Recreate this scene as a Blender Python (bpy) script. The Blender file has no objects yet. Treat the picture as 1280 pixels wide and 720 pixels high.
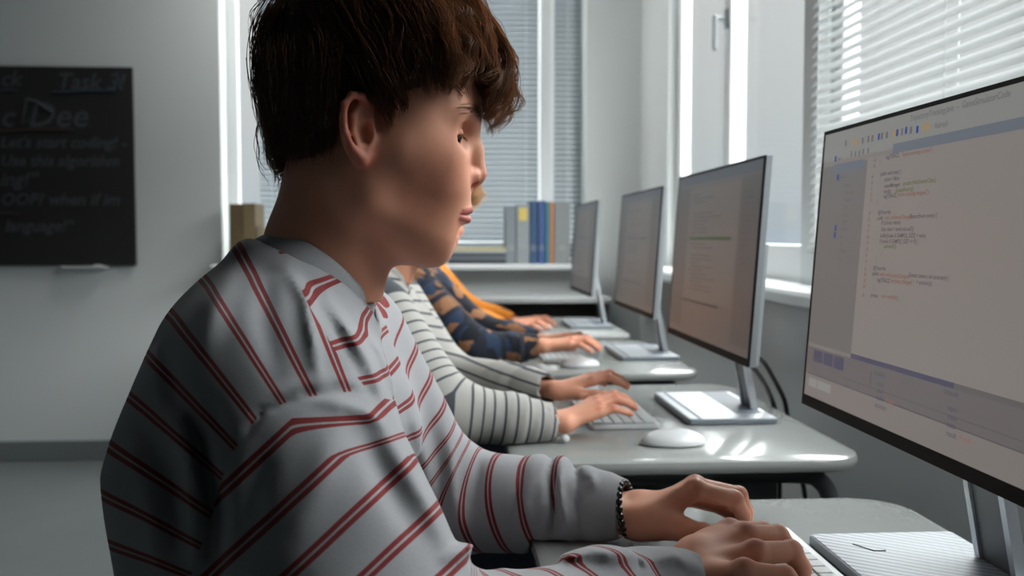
import bpy, math, random
import numpy as np
from mathutils import Vector, Matrix
random.seed(7)
RNG = np.random.default_rng(11)
PI = math.pi
C = bpy.context.scene.collection
D = bpy.data

# ------------------------------------------------------------------ camera
F = 1200.0
CAMZ = 1.06
YAW, PITCH = math.atan(77 / F), math.atan(63 / F)
cam_d = D.cameras.new('camera'); cam = D.objects.new('camera', cam_d); C.objects.link(cam)
cam_d.sensor_width = 36.0; cam_d.lens = 36.0 * F / 1280.0; cam_d.clip_start = 0.02
cam.location = (0, 0, CAMZ)
fwd = Vector((math.sin(YAW) * math.cos(PITCH), math.cos(YAW) * math.cos(PITCH), -math.sin(PITCH)))
cam.rotation_euler = fwd.to_track_quat('-Z', 'Y').to_euler()
cam_d.dof.use_dof = True; cam_d.dof.focus_distance = 0.83; cam_d.dof.aperture_fstop = 7.0
bpy.context.scene.camera = cam
_R = fwd.to_track_quat('-Z', 'Y').to_matrix()


def P(px, py, Y):
    """a pixel of the photograph seen on the plane at distance Y, as a point of the room"""
    d = _R @ Vector(((px - 640) / F, (360 - py) / F, -1.0))
    k = Y / d.y
    return np.array([d.x * k, Y, CAMZ + d.z * k])


# ------------------------------------------------------------------ materials
def mat(name, col=(.5, .5, .5), rough=.6, metal=0.0, spec=.5, sss=0.0, emis=None, estr=0.0):
    m = D.materials.new(name); m.use_nodes = True
    b = m.node_tree.nodes['Principled BSDF']
    b.inputs['Base Color'].default_value = (*col, 1)
    b.inputs['Roughness'].default_value = rough
    b.inputs['Metallic'].default_value = metal
    b.inputs['Specular IOR Level'].default_value = spec
    if sss:
        b.inputs['Subsurface Weight'].default_value = sss
        b.inputs['Subsurface Radius'].default_value = (.012, .004, .002)
        b.inputs['Subsurface Scale'].default_value = 1.0
    if emis:
        b.inputs['Emission Color'].default_value = (*emis, 1)
        b.inputs['Emission Strength'].default_value = estr
    return m


def N(m, kind, **kw):
    n = m.node_tree.nodes.new(kind)
    for k, v in kw.items():
        setattr(n, k, v)
    return n


def L(m, a, b):
    m.node_tree.links.new(a, b)


def BS(m):
    return m.node_tree.nodes['Principled BSDF']


def math_n(m, op, a, b=None, c=None):
    n = N(m, 'ShaderNodeMath', operation=op)
    for i, v in enumerate((a, b, c)):
        if v is None:
            continue
        if isinstance(v, (int, float)):
            n.inputs[i].default_value = v
        else:
            L(m, v, n.inputs[i])
    return n.outputs[0]


def mix_c(m, fac, a, b, blend='MIX'):
    n = N(m, 'ShaderNodeMix', data_type='RGBA', blend_type=blend)
    for s, v in ((0, fac), (6, a), (7, b)):
        if isinstance(v, (int, float)):
            n.inputs[s].default_value = v
        elif isinstance(v, tuple):
            n.inputs[s].default_value = (*v, 1)
        else:
            L(m, v, n.inputs[s])
    return n.outputs[2]


def noise(m, scale, detail=3, coord='Object', rough=.5, stretch=None):
    tc = N(m, 'ShaderNodeTexCoord'); n = N(m, 'ShaderNodeTexNoise')
    n.inputs['Scale'].default_value = scale; n.inputs['Detail'].default_value = detail
    n.inputs['Roughness'].default_value = rough
    if stretch:
        mp = N(m, 'ShaderNodeMapping'); mp.inputs['Scale'].default_value = stretch
        L(m, tc.outputs[coord], mp.inputs['Vector']); L(m, mp.outputs[0], n.inputs['Vector'])
    else:
        L(m, tc.outputs[coord], n.inputs['Vector'])
    return n.outputs['Fac']


def ramp(m, fac, stops):
    r = N(m, 'ShaderNodeValToRGB'); L(m, fac, r.inputs[0])
    e = r.color_ramp.elements
    while len(e) < len(stops):
        e.new(.5)
    for k, (p, c) in enumerate(stops):
        e[k].position = p; e[k].color = (*c, 1)
    return r.outputs[0]


def bump(m, h, strength=.3, dist=.002):
    b = N(m, 'ShaderNodeBump'); b.inputs['Strength'].default_value = strength; b.inputs['Distance'].default_value = dist
    L(m, h, b.inputs['Height']); L(m, b.outputs[0], BS(m).inputs['Normal'])


def noisy(name, c1, c2, scale=6, rough=.6, bstr=0.0, bscale=80, **kw):
    m = mat(name, c1, rough, **kw)
    L(m, mix_c(m, noise(m, scale, 4), c1, c2), BS(m).inputs['Base Color'])
    if bstr:
        bump(m, noise(m, bscale, 3), bstr, .001)
    return m


def attr(m, name):
    a = N(m, 'ShaderNodeAttribute', attribute_name=name)
    return a.outputs['Fac']


M = {}
M['wall'] = noisy('painted_wall', (.70, .74, .75), (.67, .71, .72), 3, .85, .08, 200)
M['wall_warm'] = noisy('painted_wall_pale', (.70, .745, .75), (.67, .715, .72), 3, .85, .08, 200)
M['ceiling'] = noisy('ceiling_paint', (.32, .32, .32), (.30, .30, .30), 2, .9)
M['wall_mid'] = noisy('grey_wall_mid', (.58, .61, .62), (.55, .58, .59), 3, .85)
M['wall_dim'] = noisy('grey_blue_wall', (.25, .27, .28), (.22, .24, .25), 3, .85)
M['floor'] = noisy('linoleum_floor', (.20, .225, .225), (.165, .19, .19), 5, .38)
M['base'] = mat('baseboard_grey', (.16, .18, .19), .6)
M['pvc'] = mat('window_plastic', (.80, .83, .84), .35)
M['sill'] = mat('sill_white', (.56, .59, .60), .35)
M['metal_white'] = mat('handle_grey', (.35, .38, .40), .35)

m = mat('desk_laminate', (.46, .50, .50), .22); M['desk'] = m
L(m, mix_c(m, noise(m, 9, 5), (.27, .29, .285), (.25, .268, .262)), BS(m).inputs['Base Color'])
L(m, math_n(m, 'ADD', math_n(m, 'MULTIPLY', noise(m, 40, 3), .08), .10), BS(m).inputs['Roughness'])
M['desk_edge'] = mat('desk_edge_band', (.33, .36, .36), .4)
M['lamp'] = mat('fill_lamp_diffuser', (.8, .8, .8), .5, emis=(1, .98, .93), estr=14)  # glowing face of the added fill lamp
M['tube'] = mat('grey_tube_metal', (.13, .14, .145), .4, .6)
M['silver'] = noisy('silver_metal', (.50, .54, .58), (.46, .50, .54), 12, .33, metal=.75)
M['alu'] = mat('alu_light', (.62, .66, .70), .3, .6)
M['bezel'] = mat('bezel_black', (.006, .006, .007), .55, spec=.15)
M['foot_side'] = mat('foot_side_metal', (.20, .23, .26), .4, .4)
M['recess'] = mat('foot_recess', (.10, .12, .15), .5)
M['cable'] = mat('cable_black', (.012, .012, .012), .5)
M['white_plastic'] = mat('white_plastic', (.62, .65, .67), .3)
M['key'] = mat('key_white', (.60, .64, .66), .45)
M['key_gap'] = mat('key_bed_grey', (.20, .23, .26), .5)
m = mat('ribbed_metal', (.30, .33, .36), .48, .2); M['ribbed'] = m
w = N(m, 'ShaderNodeTexWave', wave_type='BANDS', bands_direction='DIAGONAL')
tc = N(m, 'ShaderNodeTexCoord'); w.inputs['Scale'].default_value = 42; w.inputs['Distortion'].default_value = 0
mp = N(m, 'ShaderNodeMapping'); mp.inputs['Scale'].default_value = (.9, 1.25, .0)
L(m, tc.outputs['Object'], mp.inputs[0]); L(m, mp.outputs[0], w.inputs['Vector'])
L(m, mix_c(m, w.outputs['Fac'], (.19, .22, .25), (.33, .36, .385)), BS(m).inputs['Base Color'])
bump(m, w.outputs['Fac'], .5, .0015)

m = mat('blackboard_slate', (.012, .012, .013), .8); M['board'] = m
L(m, mix_c(m, noise(m, 4, 5), (.010, .010, .011), (.018, .018, .020)), BS(m).inputs['Base Color'])
M['chalk'] = mat('chalk_grey', (.062, .070, .078), .95)
M['chalk_blue'] = mat('chalk_blue', (.022, .042, .060), .95)
M['chalk_brown'] = mat('chalk_brown', (.045, .030, .026), .95)


# blinds: thin translucent slats
def translucent(name, col, f=.5):
    m = D.materials.new(name); m.use_nodes = True
    nt = m.node_tree; nt.nodes.clear()
    o = N(m, 'ShaderNodeOutputMaterial'); a = N(m, 'ShaderNodeBsdfDiffuse'); b = N(m, 'ShaderNodeBsdfTranslucent')
    x = N(m, 'ShaderNodeMixShader'); x.inputs[0].default_value = f
    a.inputs[0].default_value = (*col, 1); b.inputs[0].default_value = (*col, 1)
    L(m, a.outputs[0], x.inputs[1]); L(m, b.outputs[0], x.inputs[2]); L(m, x.outputs[0], o.inputs[0])
    return m


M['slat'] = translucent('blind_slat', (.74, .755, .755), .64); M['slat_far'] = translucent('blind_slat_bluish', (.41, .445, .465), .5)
m = D.materials.new('window_glass'); m.use_nodes = True; m.node_tree.nodes.clear(); M['glass'] = m
o_ = N(m, 'ShaderNodeOutputMaterial'); t_ = N(m, 'ShaderNodeBsdfTransparent'); g_ = N(m, 'ShaderNodeBsdfGlossy')
g_.inputs['Roughness'].default_value = .05; t_.inputs[0].default_value = (.95, .97, .98, 1)
x_ = N(m, 'ShaderNodeMixShader'); fr = N(m, 'ShaderNodeLayerWeight'); fr.inputs[0].default_value = .5
L(m, math_n(m, 'MULTIPLY_ADD', math_n(m, 'POWER', fr.outputs['Facing'], 5.0), .5, .03), x_.inputs[0]); L(m, t_.outputs[0], x_.inputs[1]); L(m, g_.outputs[0], x_.inputs[2]); L(m, x_.outputs[0], o_.inputs[0])


# ------------------------------------------------------------------ objects
def tag(o, label=None, cat=None, group=None, kind=None):
    if label: o['label'] = label
    if cat: o['category'] = cat
    if group: o['group'] = group
    if kind: o['kind'] = kind
    return o


def woff(o):
    v = Vector((0, 0, 0))
    while o is not None:
        v += Vector(o.location); o = o.parent
    return np.array(v)


def empty(name, loc, label=None, cat=None, group=None):
    o = D.objects.new(name, None); C.objects.link(o); o.location = loc; o.empty_display_size = .05
    return tag(o, label, cat, group)


def np_mesh(name, V, Fs, mats, parent=None, smooth=True, attrs=None, fm=None, label=None):
    """world-space vertices, faces as a list of int arrays (n,3)/(n,4)"""
    me = D.meshes.new(name)
    V = np.asarray(V, dtype=np.float32)
    off = np.zeros(3, dtype=np.float32)
    if parent is not None:
        off = woff(parent).astype(np.float32)
    me.vertices.add(len(V)); me.vertices.foreach_set('co', (V - off).ravel())
    loops = np.concatenate([f.ravel() for f in Fs]).astype(np.int32)
    counts = np.concatenate([np.full(len(f), f.shape[1]) for f in Fs]).astype(np.int32)
    me.loops.add(len(loops)); me.loops.foreach_set('vertex_index', loops)
    me.polygons.add(len(counts))
    me.polygons.foreach_set('loop_start', np.concatenate([[0], np.cumsum(counts)[:-1]]).astype(np.int32))
    me.polygons.foreach_set('loop_total', counts)
    if fm is not None:
        me.polygons.foreach_set('material_index', np.asarray(fm, dtype=np.int32))
    me.update(calc_edges=True)
    me.polygons.foreach_set('use_smooth', np.full(len(counts), smooth))
    for k, v in (attrs or {}).items():
        a = me.attributes.new(k, 'FLOAT', 'POINT'); a.data.foreach_set('value', np.asarray(v, dtype=np.float32))
    for mm in (mats if isinstance(mats, (list, tuple)) else [mats]):
        me.materials.append(mm)
    o = D.objects.new(name, me); C.objects.link(o)
    if parent is not None:
        o.parent = parent
    if label: o['label'] = label
    return o


class MB:
    """collects simple shapes in world space and links them as one mesh"""
    def __init__(s): s.v = []; s.f = []; s.m = []; s.n = 0
    def add(s, v, f, mi=0):
        v = np.asarray(v, dtype=float)
        s.v.append(v)
        for q in f:
            s.f.append([i + s.n for i in q]); s.m.append(mi)
        s.n += len(v); return s
    def box(s, lo, hi, mi=0, bev=0.0, rot=None, about=None):
        lo = np.array(lo, float); hi = np.array(hi, float)
        if bev <= 0:
            v = np.array([[x, y, z] for z in (lo[2], hi[2]) for y in (lo[1], hi[1]) for x in (lo[0], hi[0])])
            f = [(0, 2, 3, 1), (4, 5, 7, 6), (0, 1, 5, 4), (2, 6, 7, 3), (0, 4, 6, 2), (1, 3, 7, 5)]
        else:
            b = min(bev, *(abs(hi - lo) * .49))
            v = []
            idx = {}
            for sx in (0, 1):
                for sy in (0, 1):
                    for sz in (0, 1):
                        c = np.where([sx, sy, sz], hi, lo); d = np.where([sx, sy, sz], -1, 1)
                        for ax in range(3):
                            p = c.copy()
                            for k in range(3):
                                if k != ax: p[k] += d[k] * b
                            idx[(sx, sy, sz, ax)] = len(v); v.append(p)
            v = np.array(v); f = []
            for ax in range(3):
                o1, o2 = [k for k in range(3) if k != ax]
                for sgn in (0, 1):
                    q = []
                    for (a, b2) in ((0, 0), (1, 0), (1, 1), (0, 1)):
                        k = [0, 0, 0]; k[ax] = sgn; k[o1] = a; k[o2] = b2
                        q.append(idx[(*k, ax)])
                    f.append(q)
                for (a, b2) in ((0, 0), (0, 1), (1, 0), (1, 1)):   # edges along ax
                    k0 = [0, 0, 0]; k0[o1] = a; k0[o2] = b2; k1 = list(k0); k1[ax] = 1
                    f.append([idx[(*k0, o1)], idx[(*k0, o2)], idx[(*k1, o2)], idx[(*k1, o1)]])
            for sx in (0, 1):
                for sy in (0, 1):
                    for sz in (0, 1):
                        f.append([idx[(sx, sy, sz, 0)], idx[(sx, sy, sz, 1)], idx[(sx, sy, sz, 2)]])
        if rot is not None:
            R = np.array(rot); c = np.array(about if about is not None else (lo + hi) / 2)
            v = (v - c) @ R.T + c
        return s.add(v, f, mi)
    def prism(s, outline, z0, z1, mi=0, bev=0.0):
        """outline: list of (x, y) counter-clockwise"""
        o = np.array(outline, float); n = len(o)
        def inset(a):
            nx = np.roll(o, -1, 0) - np.roll(o, 1, 0)
            nx /= np.linalg.norm(nx, axis=1)[:, None] + 1e-9
            return o + np.stack([-nx[:, 1], nx[:, 0]], 1) * a
        if bev:
            rings = [(inset(bev), z0), (inset(bev * .3), z0 + bev * .3), (o, z0 + bev), (o, z1 - bev), (inset(bev * .3), z1 - bev * .3), (inset(bev), z1)]
        else:
            rings = [(o, z0), (o, z1)]
        v = np.concatenate([np.c_[r, np.full(n, z)] for r, z in rings])
        f = [tuple(range(n))[::-1], tuple(range((len(rings) - 1) * n, len(rings) * n))]
        for k in range(len(rings) - 1):
            for i in range(n):
                j = (i + 1) % n
                f.append((k * n + i, k * n + j, (k + 1) * n + j, (k + 1) * n + i))
        return s.add(v, f, mi)
    def tube(s, pts, r, seg=12, mi=0, closed=False):
        pts = np.array(pts, float); n = len(pts)
        r = np.full(n, r) if np.isscalar(r) else np.array(r)
        if closed:
            t = np.roll(pts, -1, 0) - np.roll(pts, 1, 0)
        else:
            t = np.gradient(pts, axis=0)
        t /= np.linalg.norm(t, axis=1)[:, None]
        up = np.array([0, 0, 1.0]) if abs(t[0][2]) < .9 else np.array([1.0, 0, 0])
        u = np.cross(up, t[0]); u /= np.linalg.norm(u); V = []
        for i in range(n):
            u = u - t[i] * (u @ t[i]); u /= np.linalg.norm(u); w = np.cross(t[i], u)
            a = np.arange(seg) * 2 * PI / seg
            V.append(pts[i] + r[i] * (np.cos(a)[:, None] * u + np.sin(a)[:, None] * w))
        f = []
        for i in range(n if closed else n - 1):
            for k in range(seg):
                i2 = (i + 1) % n; k2 = (k + 1) % seg
                f.append((i * seg + k, i * seg + k2, i2 * seg + k2, i2 * seg + k))
        if not closed:
            f.append(tuple(range(seg))[::-1]); f.append(tuple(range((n - 1) * seg, n * seg)))
        return s.add(np.concatenate(V), f, mi)
    def ball(s, c, r, mi=0, nu=12, nv=8):
        r = np.array([r, r, r]) if np.isscalar(r) else np.array(r)
        V = [[0, 0, 1]]
        for i in range(1, nv):
            th = PI * i / nv
            for k in range(nu):
                V.append([math.sin(th) * math.cos(2 * PI * k / nu), math.sin(th) * math.sin(2 * PI * k / nu), math.cos(th)])
        V.append([0, 0, -1]); V = np.array(V) * r + np.array(c); f = []
        for k in range(nu): f.append((0, 1 + k, 1 + (k + 1) % nu))
        for i in range(nv - 2):
            for k in range(nu):
                a = 1 + i * nu; f.append((a + k, a + nu + k, a + nu + (k + 1) % nu, a + (k + 1) % nu))
        a = 1 + (nv - 2) * nu; e = len(V) - 1
        for k in range(nu): f.append((a + k, e, a + (k + 1) % nu))
        return s.add(V, f, mi)
    def build(s, name, mats, parent=None, smooth=False, label=None):
        me = D.meshes.new(name); off = woff(parent) if parent is not None else 0
        me.from_pydata((np.concatenate(s.v) - off).tolist(), [], s.f)
        for mm in (mats if isinstance(mats, (list, tuple)) else [mats]): me.materials.append(mm)
        me.polygons.foreach_set('material_index', s.m)
        me.update()
        import bmesh
        bm = bmesh.new(); bm.from_mesh(me); bmesh.ops.recalc_face_normals(bm, faces=bm.faces); bm.to_mesh(me); bm.free()
        if smooth:
            me.polygons.foreach_set('use_smooth', [True] * len(me.polygons))
            try: me.set_sharp_from_angle(angle=math.radians(38))
            except Exception: pass
        o = D.objects.new(name, me); C.objects.link(o)
        if parent is not None: o.parent = parent
        if label: o['label'] = label
        return o


def copy_thing(root, delta, label=None):
    r = root.copy(); C.objects.link(r); r.location = Vector(root.location) + Vector(delta)
    if label: r['label'] = label
    for ch in list(root.children):
        c = ch.copy(); C.objects.link(c); c.parent = r
        for g in list(ch.children):
            d = g.copy(); C.objects.link(d); d.parent = c
    return r


def rounded_rect(x0, x1, y0, y1, r, n=8):
    out = []
    rs = r if isinstance(r, (list, tuple)) else [r] * 4
    for k, (cx, cy, a0) in enumerate(((x1, y0, -90), (x1, y1, 0), (x0, y1, 90), (x0, y0, 180))):
        rr = rs[k]; sx = -1 if cx == x1 else 1; sy = 1 if cy == y0 else -1
        for i in range(n + 1):
            a = math.radians(a0 + 90 * i / n)
            out.append((cx + sx * rr + rr * math.cos(a), cy + sy * rr + rr * math.sin(a)))
    return out


def bez(pts, n=12):
    """smooth Catmull-Rom through points"""
    p = np.array(pts, float); q = np.vstack([2 * p[0] - p[1], p, 2 * p[-1] - p[-2]]); out = []
    for i in range(1, len(q) - 2):
        for t in np.linspace(0, 1, n, endpoint=False):
            out.append(.5 * ((2 * q[i]) + (-q[i - 1] + q[i + 1]) * t + (2 * q[i - 1] - 5 * q[i] + 4 * q[i + 1] - q[i + 2]) * t * t + (-q[i - 1] + 3 * q[i] - 3 * q[i + 1] + q[i + 2]) * t ** 3))
    out.append(p[-1]); return np.array(out)


# ------------------------------------------------------------------ implicit surfaces
f32 = np.float32


def rc(p, a, b, r1, r2):
    """tapered capsule"""
    a = np.array(a, dtype=f32); b = np.array(b, dtype=f32); ba = b - a
    h = np.clip(((p - a) @ ba) / f32(ba @ ba), 0, 1)
    d = p - a - h[:, None] * ba
    return np.sqrt((d * d).sum(1)) - (f32(r1) + h * f32(r2 - r1))


def ell(p, c, r):
    r = np.array(r, dtype=f32); q = p - np.array(c, dtype=f32)
    k0 = np.sqrt(((q / r) ** 2).sum(1)); k1 = np.sqrt(((q / (r * r)) ** 2).sum(1)) + 1e-9
    return k0 * (k0 - 1) / k1


def sph(p, c, r):
    q = p - np.array(c, dtype=f32); return np.sqrt((q * q).sum(1)) - f32(r)


def smin(a, b, k):
    h = np.clip(.5 + .5 * (b - a) / k, 0, 1); return b + (a - b) * h - k * h * (1 - h)


def ssub(a, b, k):
    """a minus b"""
    return -smin(-a, b, k)


def segd(p, a, b):
    a = np.array(a, dtype=f32); b = np.array(b, dtype=f32); ba = b - a
    h = np.clip(((p - a) @ ba) / f32(ba @ ba), 0, 1); d = p - a - h[:, None] * ba
    return np.sqrt((d * d).sum(1)), h


def polyd(p, pts):
    best = None
    for a, b in zip(pts[:-1], pts[1:]):
        d, _ = segd(p, a, b); best = d if best is None else np.minimum(best, d)
    return best


def surf(f, lo, hi, h, margin=1.0):
    """surface nets over a narrow band"""
    lo = np.array(lo, float); hi = np.array(hi, float); B = 4
    nb = np.ceil((hi - lo) / (h * B)).astype(int)
    n = nb * B
    ax = [lo[k] + (np.arange(nb[k]) + .5) * h * B for k in range(3)]
    g = np.stack(np.meshgrid(*ax, indexing='ij'), -1).reshape(-1, 3).astype(f32)
    dc = f(g)
    act = np.abs(dc) < h * B * 1.05 * margin
    Dm = np.repeat(np.repeat(np.repeat(np.sign(dc).reshape(nb), B, 0), B, 1), B, 2).astype(f32)
    Dm *= 1.0
    bi = np.stack(np.unravel_index(np.nonzero(act)[0], nb), -1)
    o = np.stack(np.meshgrid(*[np.arange(B)] * 3, indexing='ij'), -1).reshape(-1, 3)
    for c0 in range(0, len(bi), 20000):
        ii = (bi[c0:c0 + 20000, None, :] * B + o[None]).reshape(-1, 3)
        Dm[ii[:, 0], ii[:, 1], ii[:, 2]] = f((lo + ii * h).astype(f32))
    s = Dm < 0
    A = np.zeros(n - 1, dtype=np.uint8)
    for dx in (0, 1):
        for dy in (0, 1):
            for dz in (0, 1):
                A += s[dx:n[0] - 1 + dx, dy:n[1] - 1 + dy, dz:n[2] - 1 + dz]
    cells = np.stack(np.nonzero((A > 0) & (A < 8)), -1)
    idx = np.full(n - 1, -1, dtype=np.int32); idx[cells[:, 0], cells[:, 1], cells[:, 2]] = np.arange(len(cells))
    acc = np.zeros((len(cells), 3)); cnt = np.zeros(len(cells))
    cor = [(a, b, c) for a in (0, 1) for b in (0, 1) for c in (0, 1)]
    val = {c: Dm[cells[:, 0] + c[0], cells[:, 1] + c[1], cells[:, 2] + c[2]] for c in cor}
    for c in cor:
        for k in range(3):
            if c[k] == 0:
                e = list(c); e[k] = 1; e = tuple(e)
                a, b = val[c], val[e]; m_ = (a < 0) != (b < 0)
                t = np.where(m_, a / np.where(m_, a - b, 1), 0)
                pt = np.array(c, float)[None].repeat(len(cells), 0); pt[:, k] = t
                acc += pt * m_[:, None]; cnt += m_
    V = lo + (cells + acc / cnt[:, None]) * h
    Q = []
    for k in range(3):
        u, w = [(1, 2), (2, 0), (0, 1)][k]
        sl0 = [slice(1, -1)] * 3; sl1 = [slice(1, -1)] * 3
        sl0[k] = slice(0, -1); sl1[k] = slice(1, None)
        s0 = s[tuple(sl0)]; s1 = s[tuple(sl1)]
        e = np.stack(np.nonzero(s0 != s1), -1)
        inside = s0[e[:, 0], e[:, 1], e[:, 2]]
        e = e + np.array([0 if j == k else 1 for j in range(3)])
        du = np.zeros(3, int); du[u] = 1; dw = np.zeros(3, int); dw[w] = 1
        q = [e - du - dw, e - dw, e, e - du]
        qi = np.stack([idx[x[:, 0], x[:, 1], x[:, 2]] for x in q], -1)
        qi[~inside] = qi[~inside][:, ::-1]
        Q.append(qi)
    Q = np.concatenate(Q); Q = Q[(Q >= 0).all(1)]
    return V, Q


def laplace(V, Q, it=1, lam=.5):
    n = len(V)
    for _ in range(it):
        acc = np.zeros_like(V); cnt = np.zeros(n)
        for a, b in ((0, 1), (1, 2), (2, 3), (3, 0)):
            for k in range(3):
                acc[:, k] += np.bincount(Q[:, a], V[Q[:, b], k], n) + np.bincount(Q[:, b], V[Q[:, a], k], n)
            cnt += np.bincount(Q[:, a], minlength=n) + np.bincount(Q[:, b], minlength=n)
        V = V + lam * (acc / np.maximum(cnt, 1)[:, None] - V)
    return V

# ================================================================== THE ROOM
XL, XR, YB, YF, ZC = -3.6, .93, -2.6, 4.66, 2.9
def wallbox(name, boxes, m, kind='structure', bev=0):
    b = MB()
    for lo, hi in boxes: b.box(lo, hi, 0, bev)
    return tag(b.build(name, m), kind=kind)
wallbox('floor', [((XL - .2, YB - .2, -.1), (XR + .085, YF + .22, 0))], M['floor'])
wallbox('ceiling', [((XL - .2, YB - .2, ZC), (XR + .085, YF + .22, ZC + .1))], M['ceiling'])
wallbox('wall_left', [((XL - .2, YB - .2, 0), (XL, YF + .22, ZC))], M['wall_mid'])
wallbox('wall_behind', [((XL, YB - .2, 0), (XR + .085, YB, ZC))], M['wall_dim'])
SZ, WT = .935, 2.62      # sill and window-head heights
FX0, FX1 = -1.085, .66   # far window opening
wallbox('wall_far', [((XL, YF, 0), (FX0, YF + .22, ZC)), ((FX0, YF, 0), (FX1, YF + .22, SZ - .03)),
                     ((FX0, YF, WT), (FX1, YF + .22, ZC)), ((FX1, YF, 0), (XR + .085, YF + .22, ZC))], M['wall_warm'])
W2 = (2.50, 4.08); W1 = (.40, 2.40)
wallbox('wall_right', [((XR, YB, 0), (XR + .085, YF, SZ - .03)), ((XR, YB, WT), (XR + .085, YF, ZC)),
                       ((XR, W2[1], SZ - .03), (XR + .085, YF, WT)), ((XR, W1[1], SZ - .03), (XR + .085, W2[0], WT)),
                       ((XR, YB, SZ - .03), (XR + .085, W1[0], WT))], M['wall_warm'])
wallbox('baseboard_far', [((XL, YF - .018, 0), (XR, YF, .095))], M['base'], bev=.004)
wallbox('baseboard_right', [((XR - .018, YB, 0), (XR, YF - .02, .095))], M['base'], bev=.004)
wallbox('trim_1', [((FX0 - .03, YF - .15, SZ - .03), (FX1 + .03, YF + .17, SZ))], M['sill'], bev=.008)
wallbox('trim_2', [((.775, YB, SZ - .037), (XR + .1, YF - .16, SZ + .003))], M['sill'], bev=.009)


def window(name, axis, a0, a1, mulls, depth, handle=None, fw=.06):
    """axis 'x': in the far wall, 'y': in the right wall; a0..a1 run along the wall"""
    def bx(b, u0, u1, d0, d1, z0, z1, mi=0, bev=.004):
        if axis == 'x': b.box((u0, d0, z0), (u1, d1, z1), mi, bev)
        else: b.box((d0, u0, z0), (d1, u1, z1), mi, bev)
    ctr = ((a0 + a1) / 2, depth, SZ) if axis == 'x' else (depth, (a0 + a1) / 2, SZ)
    r = empty(name, ctr); r['kind'] = 'structure'
    b = MB()
    bx(b, a0, a1, depth, depth + .045, SZ, SZ + .105); bx(b, a0, a1, depth, depth + .045, WT - .07, WT)
    for e0, e1 in ((a0, a0 + fw), (a1 - fw, a1)): bx(b, e0, e1, depth, depth + .045, SZ + .1, WT - .06)
    for mm in mulls: bx(b, mm - fw * .62, mm + fw * .62, depth - .012, depth + .045, SZ + .1, WT - .06)
    b.build('window_frame', M['pvc'], r)
    edges = [a0 + fw] + [x for mm in mulls for x in (mm - fw * .62, mm + fw * .62)] + [a1 - fw]
    for k in range(0, len(edges), 2):
        g = MB(); bx(g, edges[k] - .005, edges[k + 1] + .005, depth + .02, depth + .024, SZ + .1, WT - .065, bev=0)
        g.build('window_pane', M['glass'], r)
    if handle:
        u, z = handle; g = MB()
        bx(g, u - .016, u + .016, depth - .022, depth - .010, z - .035, z + .035, bev=.006)
        bx(g, u - .009, u + .009, depth - .055, depth - .02, z - .009, z + .009, bev=.004)
        bx(g, u - .012, u + .012, depth - .062, depth - .047, z - .11, z + .012, bev=.005)
        g.build('window_handle', M['metal_white'], r)
    return r


window('window_1', 'y', W1[0], W1[1], [1.40], .968)
window('window_2', 'y', W2[0], W2[1], [3.30], .968, handle=(3.30, 1.815))
window('window_3', 'x', FX0, FX1, [-.62, .478], YF + .15, fw=.05)


def blind(name, axis, a0, a1, d, ztop, zbot, tilt, label, pitch=.021, wid=.029):
    ctr = ((a0 + a1) / 2, d, ztop) if axis == 'x' else (d, (a0 + a1) / 2, ztop)
    r = empty(name, ctr, label, 'blind')
    n = int((ztop - zbot) / pitch); b = MB(); c, s = math.cos(tilt) * wid / 2, math.sin(tilt) * wid / 2
    for k in range(n):
        z = ztop - .03 - k * pitch; t = .0004
        if axis == 'x':
            v = [(a0, d - c, z - s), (a1, d - c, z - s), (a1, d, z + .002), (a0, d, z + .002), (a1, d + c, z + s), (a0, d + c, z + s)]
        else:
            v = [(d - c, a1, z - s), (d - c, a0, z - s), (d, a0, z + .002), (d, a1, z + .002), (d + c, a0, z + s), (d + c, a1, z + s)]
        b.add([(x, y, zz + t) for x, y, zz in v] + [(x, y, zz - t) for x, y, zz in v],
              [(0, 1, 2, 3), (3, 2, 4, 5), (9, 8, 7, 6), (11, 10, 8, 9), (0, 6, 7, 1), (5, 4, 10, 11), (0, 3, 9, 6), (3, 5, 11, 9), (1, 7, 8, 2), (2, 8, 10, 4)])
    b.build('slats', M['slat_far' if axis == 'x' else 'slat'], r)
    h = MB()
    if axis == 'x':
        h.box((a0, d - .017, ztop - .02), (a1, d + .017, ztop + .01), 0, .003)
    else:
        h.box((d - .017, a0, ztop - .02), (d + .017, a1, ztop + .01), 0, .003)
    h.build('head_rail', M['pvc'], r)
    h = MB()
    if axis == 'x':
        h.box((a0, d - .012, zbot - .008), (a1, d + .012, zbot + .006), 0, .003)
    else:
        h.box((d - .012, a0, zbot - .008), (d + .012, a1, zbot + .006), 0, .003)
    h.build('bottom_rail', M['pvc'], r)
    span = a1 - a0
    for k in range(max(2, int(span / .55)) + 1):
        u = a0 + .06 + (span - .12) * k / max(2, int(span / .55))
        for o in (-.013, .013):
            h = MB()
            p = ((u, d + o), (u, d + o)) if axis == 'x' else ((d + o, u), (d + o, u))
            h.box((p[0][0] - .0008, p[0][1] - .0008, zbot), (p[0][0] + .0008, p[0][1] + .0008, ztop)); h.build('ladder_cord', M['pvc'], r)
    return r


T = math.radians(38)
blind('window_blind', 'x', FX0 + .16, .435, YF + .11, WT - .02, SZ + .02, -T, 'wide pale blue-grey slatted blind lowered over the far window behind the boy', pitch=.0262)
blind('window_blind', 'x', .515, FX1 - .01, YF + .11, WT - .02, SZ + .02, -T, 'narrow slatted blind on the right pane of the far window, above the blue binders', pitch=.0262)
blind('window_blind', 'y', .44, 2.36, .905, WT - .02, SZ + .10, math.radians(50), 'white slatted blind at the nearest right-hand window, behind the big monitor', pitch=.024)

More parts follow.
